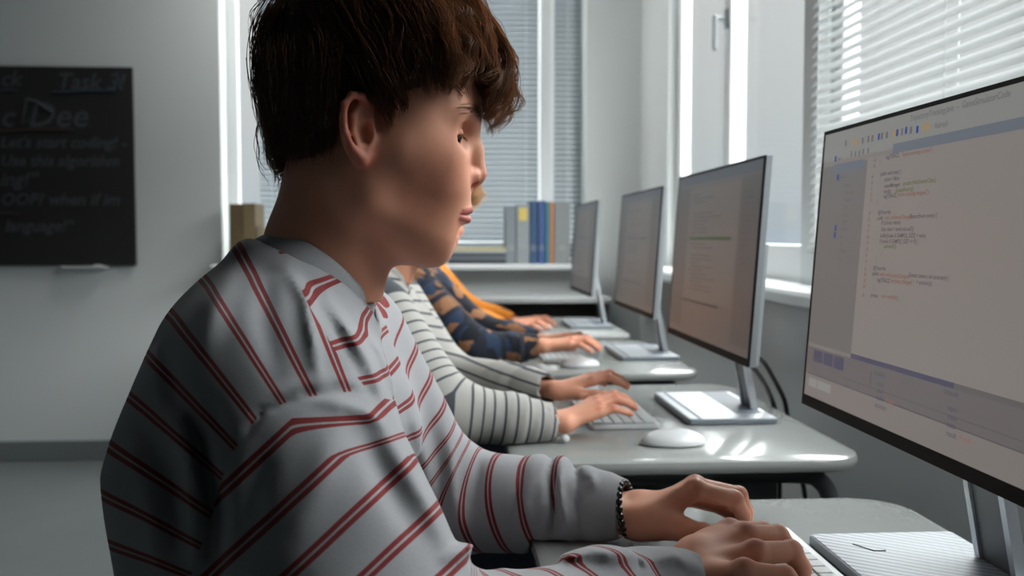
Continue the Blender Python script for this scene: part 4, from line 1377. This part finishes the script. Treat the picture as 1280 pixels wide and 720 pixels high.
def body_part(parent, dlt, head, arms, hands, h=.009):
    """skin: head and neck, trunk, legs and arms under the clothes, hands"""
    dl = np.array(dlt, dtype=f32)
    def f(p):
        q = p - dl
        d = np.maximum(trunk_sdf(q, -.016), q[:, 2] - 1.02); d = smin(d, neck_sdf(q, -.002), .02)
        d = np.maximum(d, q[:, 2] - 1.05)
        return np.maximum(d, .48 - q[:, 2])
    V, Q = surf(f, np.array([-.30, HY - .28, .46]) + dlt, np.array([.02, HY + .28, 1.08]) + dlt, h)
    parts = [head, (V, Q, None)]
    for (s, e, w_), J in zip(arms, hands):
        s, e, w_ = [np.array(x) for x in (s, e, w_)]
        fa = (np.array(J['fa']) + np.array(J['fb'])) / 2
        g = lambda p: smin(rc(p, s, e, .043, .034), rc(p, e, fa, .032, .018), .01)
        a = np.array([s, e, fa]); V, Q = surf(g, a.min(0) - .06, a.max(0) + .06, h); parts.append((V, Q, None))
    for J in hands: parts.append(hand_part(J, J.get('h', .0018)))
    return joined('body', parts, M['skin'], parent)


def eyes(parent, dlt=(0, 0, 0), n=2):
    dl = np.array(dlt)
    for sg in (-1, 1):
        c = EYE_C.copy(); c[1] = HY + sg * .0315; c += dl
        g = np.array([math.cos(.40) * math.cos(.55), -math.cos(.40) * math.sin(.55), -math.sin(.40)])
        b = MB(); b.ball(c, EYE_R, 0, 28, 20)
        o = b.build('eyeball', M['eye_white'], parent, smooth=True)
        u = np.cross(g, [0, 1.0, 0]); v_ = np.cross(g, u)
        for rr, m_, nm, lift in ((.0066, M['iris'], 'iris', .00025), (.0030, M['pupil'], 'pupil', .0004)):
            V = [c + g * (EYE_R + lift)]; nn = 24; K = 4
            for k in range(1, K + 1):
                al = rr / EYE_R * k / K
                for i in range(nn):
                    th = 2 * PI * i / nn; V.append(c + (EYE_R + lift) * (g * math.cos(al) + (u * math.cos(th) + v_ * math.sin(th)) * math.sin(al)))
            f = [(0, 1 + i, 1 + (i + 1) % nn) for i in range(nn)] + [(1 + k * nn + i, 1 + k * nn + (i + 1) % nn, 1 + (k + 1) * nn + (i + 1) % nn, 1 + (k + 1) * nn + i) for k in range(K - 1) for i in range(nn)]
            bb_ = MB(); bb_.add(V, f); bb_.build(nm, m_, parent, smooth=True)


# ---- hair
def hair_mat(name, dark, light, warm, trans=.35):
    m = D.materials.new(name); m.use_nodes = True; m.node_tree.nodes.clear()
    o = N(m, 'ShaderNodeOutputMaterial'); p = N(m, 'ShaderNodeBsdfPrincipled'); t = N(m, 'ShaderNodeBsdfTranslucent'); x = N(m, 'ShaderNodeMixShader')
    x.inputs[0].default_value = trans; p.inputs['Roughness'].default_value = .42; p.inputs['Specular IOR Level'].default_value = .45
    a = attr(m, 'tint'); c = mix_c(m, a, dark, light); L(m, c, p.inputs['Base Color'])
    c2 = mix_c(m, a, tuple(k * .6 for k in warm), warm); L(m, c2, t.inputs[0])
    L(m, p.outputs[0], x.inputs[1]); L(m, t.outputs[0], x.inputs[2]); L(m, x.outputs[0], o.inputs[0])
    return m


M['hair_brown'] = hair_mat('dark_brown_hair', (.046, .041, .036), (.42, .25, .15), (.86, .50, .28), .44)  # the paler brown carries the backlight on the fringe
M['hair_blond'] = hair_mat('blond_hair', (.80, .58, .34), (.95, .72, .48), (.95, .72, .45), .45)
M['hair_black'] = hair_mat('brown_hair', (.02, .012, .008), (.04, .025, .018), (.10, .05, .03), .2)
HC = hp(474, 94); HR = np.array([.1010, .0850, .0930])


HL = ([300, 345, 360, 420, 430, 444, 452, 468, 473, 484, 494, 512, 545, 590, 602, 612, 626, 660], [240, 236, 211, 207, 150, 112, 112, 128, 186, 190, 150, 124, 112, 112, 138, 166, 166, 150])


GT = np.random.default_rng(77)
def trim(path):
    """end a lock where the haircut ends"""
    px = 563 + (path[:, 0] - 0) / S_; py = 297 - (path[:, 2] - CAMZ) / S_; w_ = np.abs(path[:, 1] - HY)
    sc = HY / (HY - w_); px = 563 + (px - 563) * sc; py = 297 + (py - 297) * sc
    lim = np.interp(px, *HL) - np.where(px > 590, np.clip((w_ - .025) / .02, 0, 1) * 40, 0)
    lim = lim + GT.normal() * (9 if px[-1] > 480 else 5) - 3
    over = np.nonzero(py > lim)[0]
    if len(over) and over[0] > 2:
        k = over[0]; n = len(path); s = np.linspace(0, k, n); path = np.stack([np.interp(s, np.arange(n), path[:, j]) for j in range(3)], 1)
    return path


def strands_mesh(name, paths, rad, m_, parent, tint):
    """paths (n, k, 3) as three-sided tapering tubes"""
    n, k, _ = paths.shape; t = np.gradient(paths, axis=1); t /= np.linalg.norm(t, axis=2, keepdims=True) + 1e-9
    ref = np.zeros_like(t); ref[..., 1] = 1; u = np.cross(ref, t); u /= np.linalg.norm(u, axis=2, keepdims=True) + 1e-9; w_ = np.cross(t, u)
    prof = np.sin(np.linspace(.25, .97, k) * PI) ** .5; r = rad[:, None] * prof[None]
    V = np.stack([paths + r[..., None] * (u * math.cos(a) + w_ * math.sin(a)) for a in (0, 2 * PI / 3, 4 * PI / 3)], 2)   # n k 3 3
    i = (np.arange(n)[:, None, None] * k + np.arange(k - 1)[None, :, None]) * 3
    j = np.arange(3)[None, None]; j2 = (j + 1) % 3
    Q = np.stack([i + j, i + j2, i + 3 + j2, i + 3 + j], -1).reshape(-1, 4)
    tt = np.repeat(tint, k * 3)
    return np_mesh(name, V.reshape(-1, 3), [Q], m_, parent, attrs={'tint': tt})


def hair_paths(nclump, per, seed=3):
    """strands run from the crown over the head, the front ones into a wavy fringe"""
    g = np.random.default_rng(seed); K = 22; out = []; rads = []; tints = []
    crown = hp(395, 30)
    for c in range(nclump):
        # a root direction on the scalp
        while True:
            v = g.normal(size=3); v /= np.linalg.norm(v)
            pt = HC + v * HR
            px = 563 + (pt[0]) / S_; py = 297 - (pt[2] - CAMZ) / S_       # where it lies in the side view
            if py < 205 - max(0, px - 425) * 1.15 and (px < 560 or py < 60) and not (425 < px < 475 and py > 100): break
        front = np.clip((px - 470) / 110, 0, 1); back = np.clip((400 - px) / 60, 0, 1)
        s = g.uniform(.955, 1.03)
        Ln = (.045 + .055 * front + .02 * g.random()) * (1.0 if py < 120 else .55)
        q = v.copy(); path = []
        flow = (pt - crown); flow /= np.linalg.norm(flow) + 1e-6
        wav = g.uniform(0, 2 * PI); wl = g.uniform(.024, .038); amp = (.0014 + .0070 * front * g.uniform(.5, 1.3)); side = g.normal() * .25
        pos = HC + q * HR * s; dr = flow + np.array([.35 * front, side, -.25 - .3 * back]); stp = Ln / (K - 1)
        for k in range(K):
            path.append(pos.copy())
            nrm = (pos - HC) / (HR * HR); nrm /= np.linalg.norm(nrm)
            dr = dr - nrm * (dr @ nrm) * (.92 if k < 15 or front < .5 else .35)
            dr /= np.linalg.norm(dr)
            dr = dr + np.array([0, 0, -.055 - .05 * front]); pos = pos + dr * stp
            # stay on a shell while over the head
            e = math.sqrt((((pos - HC) / HR) ** 2).sum()); tgt = s + .05 * k / K * (1 if front > .3 else .4)
            if e < tgt or (front < .5): pos = HC + (pos - HC) * (tgt / e) if (pos[2] > hp(0, 150)[2]) else pos
        path = np.array(path); tt = np.linspace(0, 1, K)
        t_ = np.gradient(path, axis=0); t_ /= np.linalg.norm(t_, axis=1)[:, None]
        b1 = np.cross(t_, [0, 1.0, .2]); b1 /= np.linalg.norm(b1, axis=1)[:, None]; b2 = np.cross(t_, b1); L_ = tt * Ln
        curl = (np.cos(L_ / wl * 2 * PI + wav)[:, None] * b1 + np.sin(L_ / wl * 2 * PI + wav)[:, None] * b2) * amp * (tt ** .7)[:, None]
        path = trim(path + curl); tn = .03 + g.random() * .12 + .26 * front  # paler towards the front: backlight put into the hair colour
        spread = g.uniform(.0025, .0055)
        for j in range(per):
            off = g.normal(size=3) * spread; cl = (1 - .78 * tt ** 1.2)[:, None]
            jit = g.normal(size=3) * .0012
            out.append(path + off * cl + jit * tt[:, None] + curl * g.normal() * .18); rads.append(g.uniform(.00022, .00042)); tints.append(np.clip(tn + g.normal() * .12, 0, 1))
    return np.array(out), np.array(rads), np.array(tints)


def lock(pts, n, g, spread=.004, tipspread=.0015, wl=.03, amp=.0008, r=(.0002, .0004), K=22, curl=0.0, tint=.1):
    """a hand-placed lock through given points"""
    c = bez(pts, 8); s = np.linspace(0, len(c) - 1, K); c = np.stack([np.interp(s, np.arange(len(c)), c[:, k]) for k in range(3)], 1)
    tt = np.linspace(0, 1, K)[:, None]; o = []
    t_ = np.gradient(c, axis=0); t_ /= np.linalg.norm(t_, axis=1)[:, None]; b1 = np.cross(t_, [.1, 1.0, .1]); b1 /= np.linalg.norm(b1, axis=1)[:, None]; b2 = np.cross(t_, b1)
    fq = g.uniform(1.5, 2.7) * 2 * PI; p0 = g.uniform(0, 6.28)
    c = trim(c + curl * g.uniform(.5, 1.4) * tt ** .8 * (np.cos(tt * fq + p0) * b1 + np.sin(tt * fq + p0) * b2))
    for _ in range(n):
        off = g.normal(size=3) * spread * np.array([1, 1.3, 1]); o2 = g.normal(size=3) * tipspread; ph = g.uniform(0, 6.28)
        end = g.uniform(.75, 1.0); cc = np.stack([np.interp(np.linspace(0, end, K), tt[:, 0], c[:, k]) for k in range(3)], 1)
        o.append(cc + off * (1 - tt) + (off * .45 + o2) * tt + amp * np.sin(tt * 14 + ph) * np.array([1, .5, .6]))
    return np.array(o), g.uniform(r[0], r[1], n), np.clip(g.normal(tint, .14, n) + g.normal() * .12, 0, 1)


def cap_sdf(p):
    """the mass of hair close to the skull"""
    q = p.copy(); q[:, 1] = HY + np.abs(q[:, 1] - HY)
    d = ell(q, HC, HR * .955)
    d = smin(d, rc(q, hp(390, 110, .036), hp(394, 184, .034), .031, .016), .02)
    d = smin(d, rc(q, hp(376, 115, 0), hp(384, 198, 0), .026, .016), .02)
    # keep it off the face and the ear, with the hairline as the photo has it
    fc = rc(q, hp(600, 160, 0), hp(600, 150, .09), .048, .050); d = ssub(d, fc, .006)
    fc = rc(q, hp(560, 175, .03), hp(536, 178, .10), .040, .040); d = ssub(d, fc, .006)
    fc = rc(q, hp(500, 225, .04), hp(497, 230, .12), .036, .036); d = ssub(d, fc, .006)
    e = np.minimum(rc(q, cartilage(449, 150, .06), cartilage(449, 150, .13), .0220, .0220), rc(q, cartilage(449, 185, .05), cartilage(449, 190, .13), .022, .030)); d = ssub(d, e, .004)
    d = np.maximum(d, (hp(0, 208)[2] + .10 * (q[:, 0] - hp(380, 0)[0])) - q[:, 2])
    d = d + .0016 * np.sin(q[:, 0] * 240 + 30 * q[:, 1]) * np.sin(q[:, 2] * 150 + q[:, 1] * 90 + q[:, 0] * 60)
    return d


def hair(parent, dlt, m_, nclump=520, per=22, hcap=.0022, fringe=True, seed=3):
    dl = np.array(dlt)
    V, Q = surf(cap_sdf, HC - HR * 1.15 - [0, 0, .06], HC + HR * 1.15, hcap)
    root = np_mesh('hair', V + dl, [Q], m_, parent, attrs={'tint': np.zeros(len(V))})
    P_, R_, T_ = hair_paths(nclump, per, seed); g = np.random.default_rng(seed + 50); PP = [P_]; RR = [R_]; TT = [T_]
    if fringe:
        for pts, n, sp, cl in FRINGE:
            for _ in range(1):
                a, b, c = lock([hp(*q) for q in pts], n, g, sp, .0014, curl=cl, tint=.62 if cl > .006 else .08); PP.append(a); RR.append(b); TT.append(c)  # forehead locks get a paler tint in place of backlight
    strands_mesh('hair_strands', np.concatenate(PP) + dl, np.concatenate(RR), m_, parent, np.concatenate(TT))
    return root

# ---- fringe and side locks: (points as px, py, sideways), strands, spread
FRINGE = []
_g = np.random.default_rng(5)
def fam(base, wr, cnt, n, sp, jit=6, bend=0.0):
    """a family of locks: the same path, shifted sideways and shaken a little"""
    for k in range(cnt):
        w0 = wr[0] + (wr[1] - wr[0]) * (k + .5) / cnt; j = _g.normal(size=(len(base), 2)) * jit
        dx = _g.normal() * jit * .8; sq = 1 - .22 * (abs(w0) / .07) ** 2
        pts = [(563 + (x - 563) * (1 if x < 563 else sq) + dx + j[i][0] * (i / len(base)), y + j[i][1] * (i / len(base)) + abs(w0) * 60, w0 * (1 - .12 * i / len(base)) + _g.normal() * .003) for i, (x, y) in enumerate(base)]
        FRINGE.append((pts, int(n * .9), sp * .62, .0075))
# over the forehead, outermost first
fam([(505, -24), (552, -22), (590, 4), (614, 46), (624, 90), (623, 126), (614, 152), (605, 166)], (-.028, .028), 19, 34, .0042, 9)
fam([(508, -20), (558, -12), (594, 20), (616, 62), (624, 98), (618, 128), (606, 148)], (-.038, .038), 20, 32, .0045, 9)
fam([(508, -12), (553, 0), (586, 34), (606, 70), (613, 98), (606, 118), (596, 126)], (-.048, .048), 20, 30, .0045, 9)
fam([(500, -4), (542, 12), (574, 44), (592, 76), (596, 98), (586, 108)], (-.058, .058), 20, 30, .0045, 9)
for a_, b_ in ((-.070, -.045), (.045, .070)):
    fam([(500, 0), (530, 20), (556, 48), (572, 76), (578, 98), (566, 108)], (a_, b_), 13, 30, .0045, 8)
    fam([(500, 6), (524, 30), (544, 60), (556, 86), (556, 102), (544, 108)], (a_ * 1.05, b_ * 1.05), 12, 30, .0045, 8)
for sg in (-1, 1):
    for k in range(17):      # over the temple towards the ear
        x = 468 + k * 6.6; ye = 192 - 4.4 * k if k < 4 else (150 - (k - 4) * 6.5 if k < 9 else 116 + (k - 9) * .6)
        a = _g.normal(size=8) * 3
        FRINGE.append(([(x - 46 + a[0], 2 + a[1], sg * .066), (x - 20 + a[2], 46 + a[3], sg * .079), (x - 2 + a[4], 88 + a[5] * .5, sg * .0795), (x + 5 + a[6], ye, sg * .0745)], 40, .0040, .0050))
    for k in range(9):       # round the back of the ear and down to the nape
        x = 428 - k * 9; ye = 196 + min(k, 3) * 6 + _g.normal() * 3
        FRINGE.append(([(x + 2, 80, sg * (.083 - .0015 * k)), (x + 1, 130, sg * (.081 - .003 * k)), (x - 2, 172, sg * (.070 - .004 * k)), (x - 2 - k, ye, sg * (.057 - .0042 * k))], 40, .0055, .0012))
for sg in (-1, 1):
    for k in range(16):      # lower back of the head
        x = 346 + 5.2 * k; w0 = sg * (.034 + .0018 * k)
        FRINGE.append(([(x + 6, 100, w0 * 1.32), (x + 2, 140, w0 * 1.30), (x, 175, w0 * 1.14), (x - 1, 209 + _g.normal() * 3, w0)], 34, .0050, .0015))
for k in range(10):          # nape, curling up at the tips
    w0 = -.030 + .0065 * k
    FRINGE.append(([(340, 110 + abs(w0) * 100, w0), (341, 155, w0), (346, 192, w0), (350, 215, w0), (350, 232 + _g.normal() * 4, w0 * .9), (343, 236 + _g.normal() * 4, w0 * .8)], 26, .0045, .0015))
for k in range(12):          # back of the head
    w0 = -.044 + .0080 * k
    FRINGE.append(([(362, 10, w0), (341, 48, w0), (335, 92, w0), (338, 140, w0), (346, 190, w0 * .9)], 34, .0060, .0015))
# loose flyaways
FRINGE += [([(340, 4, -.02), (326, 16, -.022), (320, 38, -.024), (322, 52, -.024)], 6, .0015, .001), ([(560, -16, -.01), (590, -8, -.012), (604, 2, -.012), (612, 18, -.010)], 7, .002, .001),
           ([(590, 10, .01), (622, 26, .012), (644, 70, .010), (652, 108, .008)], 4, .002, .001), ([(610, 40, -.02), (636, 70, -.024), (646, 110, -.022), (640, 138, -.02)], 4, .002, .001),
           ([(335, 150, -.03), (330, 190, -.030), (340, 222, -.028), (350, 244, -.026)], 5, .0015, .001)]

# ================================================================== THE BOY
boy = empty('person', (-.17, HY, 0), 'person in profile, grey sweatshirt with paired dark red stripes, typing at the nearest desk', 'person')
SH_R, EL_R, WR_R = np.array([-.120, .715, .930]), np.array([-.035, .600, .765]), P(856, 731, .842)
SH_L, EL_L, WR_L = np.array([-.115, 1.035, .945]), np.array([-.020, 1.085, .765]), P(776, 637, 1.000)
PIVX, PIVZ = P(575, 850, .72)[0], P(575, 850, .72)[2]


def boy_coord(V):
    p = V.astype(float); x, y = px_of(p)
    ang = np.degrees(np.arctan2(850 - y, 575 - x))
    # one stripe every so many degrees round a point below the chest: the rounded back fans them out
    ca = np.interp(ang, [14, 20.4, 26.6, 32.8, 39.9, 45.4, 50.9, 56.8, 62, 68, 74], [-1, 0, 1, 2, 3, 4, 5, 6, 7, 8, 9])
    cb = (p[:, 2] - .16 * (p[:, 0] + .05)) / .0310 + .22 * np.sin(p[:, 1] * 14 + p[:, 2] * 30)
    dR1, hR1, lR1, dR2, hR2, lR2 = arm_t(V, BOY_ARMS[0]); dL1, hL1, lL1, dL2, hL2, lL2 = arm_t(V, BOY_ARMS[1])
    seam = np.interp(x, [225, 262, 285, 326, 370, 440, 476, 490, 560], [760, 652, 574, 516, 498, 489, 497, 500, 470])
    nearf = (HY - .035 - p[:, 1]) * 1200
    f_right = np.minimum(np.minimum(nearf, y - seam), np.maximum(x - 262, y - 652))
    f_left = np.minimum(np.minimum((p[:, 1] - HY - .06), .095 - np.minimum(dL1, dL2)), p[:, 0] + .075) * 1200
    k = 1 / (1 + np.exp(-(dR1 - dR2) / .012))
    cr = (lR1 + hR2 * lR2) / .0370 + .35
    cu_ = (.68 * x + .73 * y - 61 * np.clip((570 - y) / 45, 0, 1) * np.clip((x - 365) / 95, 0, 1) - 638) / 66 + .12
    k2 = sm(x, 585, 600) * (dR2 < dR1 + .004); cr = cr * k2 + cu_ * (1 - k2)
    k = 1 / (1 + np.exp(-(dL1 - dL2) / .012))
    cl = (hL1 * lL1 * (1 - k) + (lL1 + hL2 * lL2) * k + .22 * (p[:, 2] - .77) * k) / .0370 + .1
    f_front = np.minimum(np.maximum(x - np.interp(y, [300, 345, 380, 440, 500, 560], [338, 368, 385, 420, 470, 500]), -nearf), np.where(nearf > 0, 99, (p[:, 0] + .14) * 1200))
    on = np.where(f_right > 0, np.where(dR2 < dR1, (.80 - hR2) * 100, 9), np.where(f_left > 0, np.where(dL2 < dL1, (.72 - hL2) * 100, 9), 9))
    return {'ca': ca, 'cb': cb, 'cl': cl, 'cr': cr, 'f_right': f_right, 'f_left': f_left, 'f_front': f_front, 'on': on}


# hands on the keyboard: joints read off the photograph
LH = {'s': 1.0, 'wa': P(800, 653, .985), 'wb': P(800, 634, 1.015), 'fa': P(752, 642, .995), 'fb': P(752, 632, 1.010),
      'mcp': [P(868, 612, .970), P(869, 608, .990), P(864, 612, 1.012), P(856, 622, 1.034)],
      'pip': [P(918, 624, .985), P(923, 619, 1.003), P(918, 624, 1.022), P(902, 634, 1.040)],
      'dip': [P(929, 644, .992), P(932, 640, 1.010), P(928, 641, 1.028), P(914, 644, 1.042)],
      'tip': [P(930, 664, .996), P(934, 660, 1.012), P(931, 658, 1.030), P(917, 655, 1.043)],
      'cmc': P(826, 655, .970), 'tmcp': P(852, 661, .954), 'tip1': P(880, 666, .950), 'ttip': P(908, 670, .955), 'h': .0013}
RH = {'s': 1.10, 'wa': P(870, 698, .865), 'wb': P(884, 732, .822), 'fa': P(835, 728, .850), 'fb': P(838, 744, .832),
      'mcp': [P(912, 665, .900), P(932, 671, .878), P(943, 692, .842), P(930, 715, .806)],
      'pip': [P(953, 665, .920), P(972, 670, .895), P(989, 689, .858), P(981, 720, .808)],
      'dip': [P(967, 677, .920), P(988, 689, .895), P(1002, 710, .852), P(1000, 737, .798)],
      'tip': [P(971, 691, .914), P(992, 705, .890), P(1004, 727, .846), P(1003, 752, .790)],
      'cmc': P(884, 690, .890), 'tmcp': P(905, 692, .905), 'tip1': P(928, 699, .912), 'ttip': P(948, 704, .912), 'h': .0013}
BOY_ARMS = [(SH_R, EL_R, WR_R), (SH_L, EL_L, WR_L)]
hd = head_part(.00125)
bd = body_part(boy, (0, 0, 0), hd, [(a[0], a[1], a[2]) for a in BOY_ARMS], [RH, LH])
eyes(boy)
nails(RH, boy, 1.0); nails(LH, boy, 1.0)
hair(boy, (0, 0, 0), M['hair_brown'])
# lashes
g_ = np.random.default_rng(9); PP = []
for sg in (-1, 1):
    for k in range(26):
        a_ = -.25 + 1.35 * k / 25; e_ = .02 - .16 * abs(a_ - .4)
        d0 = np.array([math.cos(e_) * math.cos(a_), math.cos(e_) * math.sin(a_), math.sin(e_)]); c = EYE_C + d0 * EYE_R * 1.09
        o = d0 * .0030 + np.array([.0012, 0, -.0034 + g_.normal() * .0004]); t = np.linspace(0, 1, 5)[:, None]
        pth = c + o * t + np.array([0, 0, -.0012]) * np.sin(t * PI); pth[:, 1] = HY + sg * (pth[:, 1] - HY); PP.append(pth)
strands_mesh('eyelashes', np.array(PP), np.full(len(PP), .00012), M['hair_brown'], boy, np.zeros(len(PP)))
# brows
PP = []
for sg in (-1, 1):
    for k in range(130):
        t0 = g_.random(); b0 = bez([hp(599, 147, .010), hp(590, 141, .026), hp(566, 146, .045)], 20); c = b0[int(t0 * (len(b0) - 1))] + g_.normal(size=3) * [.0012, .0008, .0016]
        o = np.array([-.0045, .0045, .0012 - .003 * t0]); t = np.linspace(0, 1, 5)[:, None]; pth = c + np.array([.0012, .0008, 0]) + o * t
        PP.append(pth)
PB_ = np.array(PP); PB_ = project(PB_.reshape(-1, 3), head_sdf, 3, .0006).reshape(PB_.shape); nb2 = len(PB_) // 2; PB_[:nb2, :, 1] = 2 * HY - PB_[:nb2, :, 1]
strands_mesh('eyebrows', PB_, np.full(len(PP), .00021), M['hair_brown'], boy, np.full(len(PP), .3))

# sweatshirt
NEARF = [([(470, 492), (420, 486), (372, 497), (328, 515), (288, 572), (264, 648)], 5, -0.0040), ([(455, 478), (400, 474), (350, 488), (300, 528), (268, 590)], 9, 0.0020),
         ([(238, 500), (252, 560), (272, 640), (262, 715)], 12, -0.0123), ([(262, 505), (284, 560)], 10, -0.0072), ([(222, 520), (236, 600), (240, 690)], 12, 0.0087),
         ([(182, 545), (214, 600), (222, 690)], 12, -0.0080), ([(165, 560), (188, 640), (196, 720)], 13, 0.0058), ([(205, 430), (218, 500), (250, 560)], 12, -0.0065),
         ([(360, 335), (382, 372), (392, 430), (398, 480)], 8, 0.0065), ([(372, 330), (400, 372), (430, 430), (470, 500)], 8, -0.0032), ([(395, 365), (430, 405), (462, 452), (490, 520)], 9, 0.0052),
         ([(420, 372), (455, 420), (482, 480), (505, 560)], 8, -0.0032), ([(440, 392), (476, 440), (498, 500)], 8, 0.0045), ([(300, 320), (268, 380), (250, 450)], 16, 0.0051),
         ([(335, 330), (330, 400), (345, 470)], 14, -0.0043), ([(330, 560), (318, 640), (300, 715)], 18, -0.0058), ([(420, 530), (400, 600), (360, 680)], 20, 0.0051),
         ([(470, 520), (500, 570), (540, 640), (560, 690)], 12, 0.0065), ([(450, 540), (480, 600), (520, 670)], 13, -0.0065), ([(400, 500), (450, 512), (480, 530)], 8, 0.0051),
         ([(560, 700), (590, 680), (630, 700)], 9, 0.0087), ([(640, 712), (680, 702), (720, 706)], 8, -0.0040), ([(690, 700), (740, 688), (800, 696)], 9, 0.0087),
         ([(795, 696), (802, 720)], 7, -0.0050), ([(810, 700), (845, 694), (880, 716)], 9, 0.0072), ([(740, 707), (770, 716)], 7, -0.0030)]
FARF = [([(690, 572), (686, 600), (694, 640), (688, 668)], 5, -0.0094), ([(702, 572), (700, 610), (706, 664)], 5, 0.0094), ([(716, 578), (722, 600), (712, 640)], 5, -0.0080),
        ([(733, 586), (742, 600), (738, 612)], 5, 0.0072), ([(728, 600), (720, 630), (728, 664)], 4, -0.0058), ([(540, 528), (552, 590), (548, 650)], 9, -0.0045), ([(520, 520), (532, 580), (540, 640)], 9, 0.0040),
        ([(562, 545), (566, 620), (580, 684)], 8, 0.0058), ([(600, 570), (588, 640)], 8, -0.0051), ([(655, 578), (640, 660)], 8, -0.0051), ([(500, 500), (510, 560)], 8, -0.0030), ([(680, 586), (655, 620), (660, 664)], 6, 0.0043)]
def boy_pre(p, d):
    ng = np.clip((HY - .01 - p[:, 1]) / .03, 0, 1); d = fold_px(p, d, NEARF, ng)
    return fold_px(p, d, FARF, np.clip((p[:, 1] - HY - .03) / .03, 0, 1))
garment(boy, (0, 0, 0), BOY_ARMS, YC[0], M['boy_cloth'], .0038, boy_coord, rads=((.072, .074, .050, .040, .0315), (.068, .064, .050, .042, .0315)), pre=boy_pre, wr=.0026)
collar_part(boy, (0, 0, 0), M['rib'])
trousers_part(boy, (0, 0, 0))
# bead bracelet round the far wrist
c0 = P(783, 636, .998); ax = (WR_L - EL_L); ax /= np.linalg.norm(ax); u = np.cross(ax, [0, 0, 1.0]); u /= np.linalg.norm(u); v_ = np.cross(ax, u); nb_ = 24
for k in range(nb_):
    th = 2 * PI * k / nb_; c = c0 + (u * math.cos(th) * 1.08 + v_ * math.sin(th)) * .0275 + ax * .004 * math.sin(th)
    b = MB(); b.ball(c, .0040, 0, 12, 8); b.build('bracelet_bead', mat('black_bead', (.012, .012, .014), .22) if k == 0 else D.materials['black_bead'], boy, smooth=True)


# ================================================================== THE OTHERS
def other(dlt, label, cloth, arms, yaws, per, seat, hairm, yc, s=.85, tilts=(0, 0), tz=0, hh=.0032):
    dl = np.array(dlt, float)
    r = empty('person', (-.17 + dl[0], HY + dl[1], 0), label, 'person')
    V, Q, A = HEAD_C
    Js = [template_hand(arms[0][2] + np.array([.012, 0, 0]), yaws[0], True, s, tilt=tilts[0]), template_hand(arms[1][2] + np.array([.012, 0, 0]), yaws[1], False, s, tilt=tilts[1])]
    for J, a in zip(Js, arms):
        n_ = (a[2] - a[1]) / np.linalg.norm(a[2] - a[1]); J['h'] = .0026; J['fa'] = a[2] - n_ * .045 + [0, .005, 0]; J['fb'] = a[2] - n_ * .045 - [0, .005, 0]
    body_part(r, dl, (V + dl, Q, A), arms, Js, .011)
    eyes(r, dl)
    lo, hi = HAIR_C
    for nm, (me_) in (('hair', lo), ('hair_strands', hi)):
        o = D.objects.new(nm, me_[hairm]); C.objects.link(o); o.parent = r
        o.location = (.010, 0, -.016) if hairm == 'hair_blond' else (-.016, 0, .004)
    def co(V):
        ca = (V[:, 2] + .25 * V[:, 0]) / per
        for a in arms:
            d1, h1, l1, d2, h2, l2 = arm_t(V, a); k = 1 / (1 + np.exp(-(d1 - d2) / .015)); t = (h1 * l1 * (1 - k) + (l1 + h2 * l2) * k) / per
            use = (np.minimum(d1, d2) < .080) & (np.abs(V[:, 1] - HY - dl[1]) > .115); ca = np.where(use, t, ca)
        return {'ca': ca}
    garment(r, dl, arms, yc, cloth, .0050, co, k=.025)
    collar_part(r, dl, cloth)
    trousers_part(r, np.array([dl[0], dl[1], 0]), .012)
    return r


# coarser head and hair shared by the three behind
HEAD_C = head_part(.0030)
tmp = empty('tmp', (-.17, HY, 0))
h0 = hair(tmp, (0, 0, 0), M['hair_blond'], 240, 20, .004, True, 8); hs = [o for o in tmp.children if o.name.startswith('hair_strands')][0]
def variants(me_):
    out = {}
    for k in ('hair_blond', 'hair_black'):
        q = me_.copy(); q.materials.clear(); q.materials.append(M[k]); out[k] = q
    return out
HAIR_C = (variants(h0.data), variants(hs.data))
for o in list(tmp.children): D.objects.remove(o)
D.objects.remove(tmp)

A2 = [(np.array([-.120, 1.575, .930]), np.array([-.005, 1.475, .790]), P(693, 527, 1.49)), (np.array([-.115, 1.89, .930]), np.array([-.010, 1.83, .790]), P(684, 487, 1.66))]
other((-.006, .86, -.026), 'person in a cream sweater with thin dark stripes, typing just behind the boy', M['thin_cloth'], A2, (.36, .14), .0205, 0, 'hair_black', YC[1], .80, (-.20, -.10))
A3 = [(np.array([-.115, 2.42, .955]), np.array([.060, 2.33, .785]), P(672, 432, 2.34)), (np.array([-.10, 2.74, .955]), np.array([.07, 2.72, .80]), P(668, 425, 2.62))]
other((.016, 1.725, -.008), 'blond person in a brown and navy plaid shirt, third in the row', M['plaid'], A3, (.05, -.2), .052, 0, 'hair_blond', YC[2], .88)
A4 = [(np.array([-.10, 3.30, .955]), np.array([.03, 3.22, .80]), P(628, 407, 3.26)), (np.array([-.10, 3.62, .955]), np.array([.05, 3.58, .80]), P(640, 402, 3.5))]
other((-.004, 2.61, -.01), 'person in a mustard orange knitted sweater, last in the row', M['orange'], A4, (.05, -.2), .012, 0, 'hair_black', YC[3], .88)

# stools under them
def stool(yc, label):
    r = empty('stool', (-.17, yc, 0), label, 'stool', 'stools in front of the desks')
    b = MB(); b.prism(rounded_rect(-.34, -.02, yc - .17, yc + .17, .15, 8), .412, .436, 0, .007); b.build('seat', M['desk_edge'], r, smooth=True)
    for sx_ in (-1, 1):
        for sy_ in (-1, 1):
            b = MB(); b.tube([(-.18 + sx_ * .10, yc + sy_ * .10, .412), (-.18 + sx_ * .15, yc + sy_ * .15, 0)], .011, 10); b.build('leg', M['tube'], r, smooth=True)
    return r


stool(HY, 'stool under the boy in the red-striped sweatshirt'); stool(HY + .86, 'stool under the person in the thin-striped sweater')
stool(HY + 1.725, 'stool under the blond person in plaid'); stool(HY + 2.61, 'stool under the person in orange')
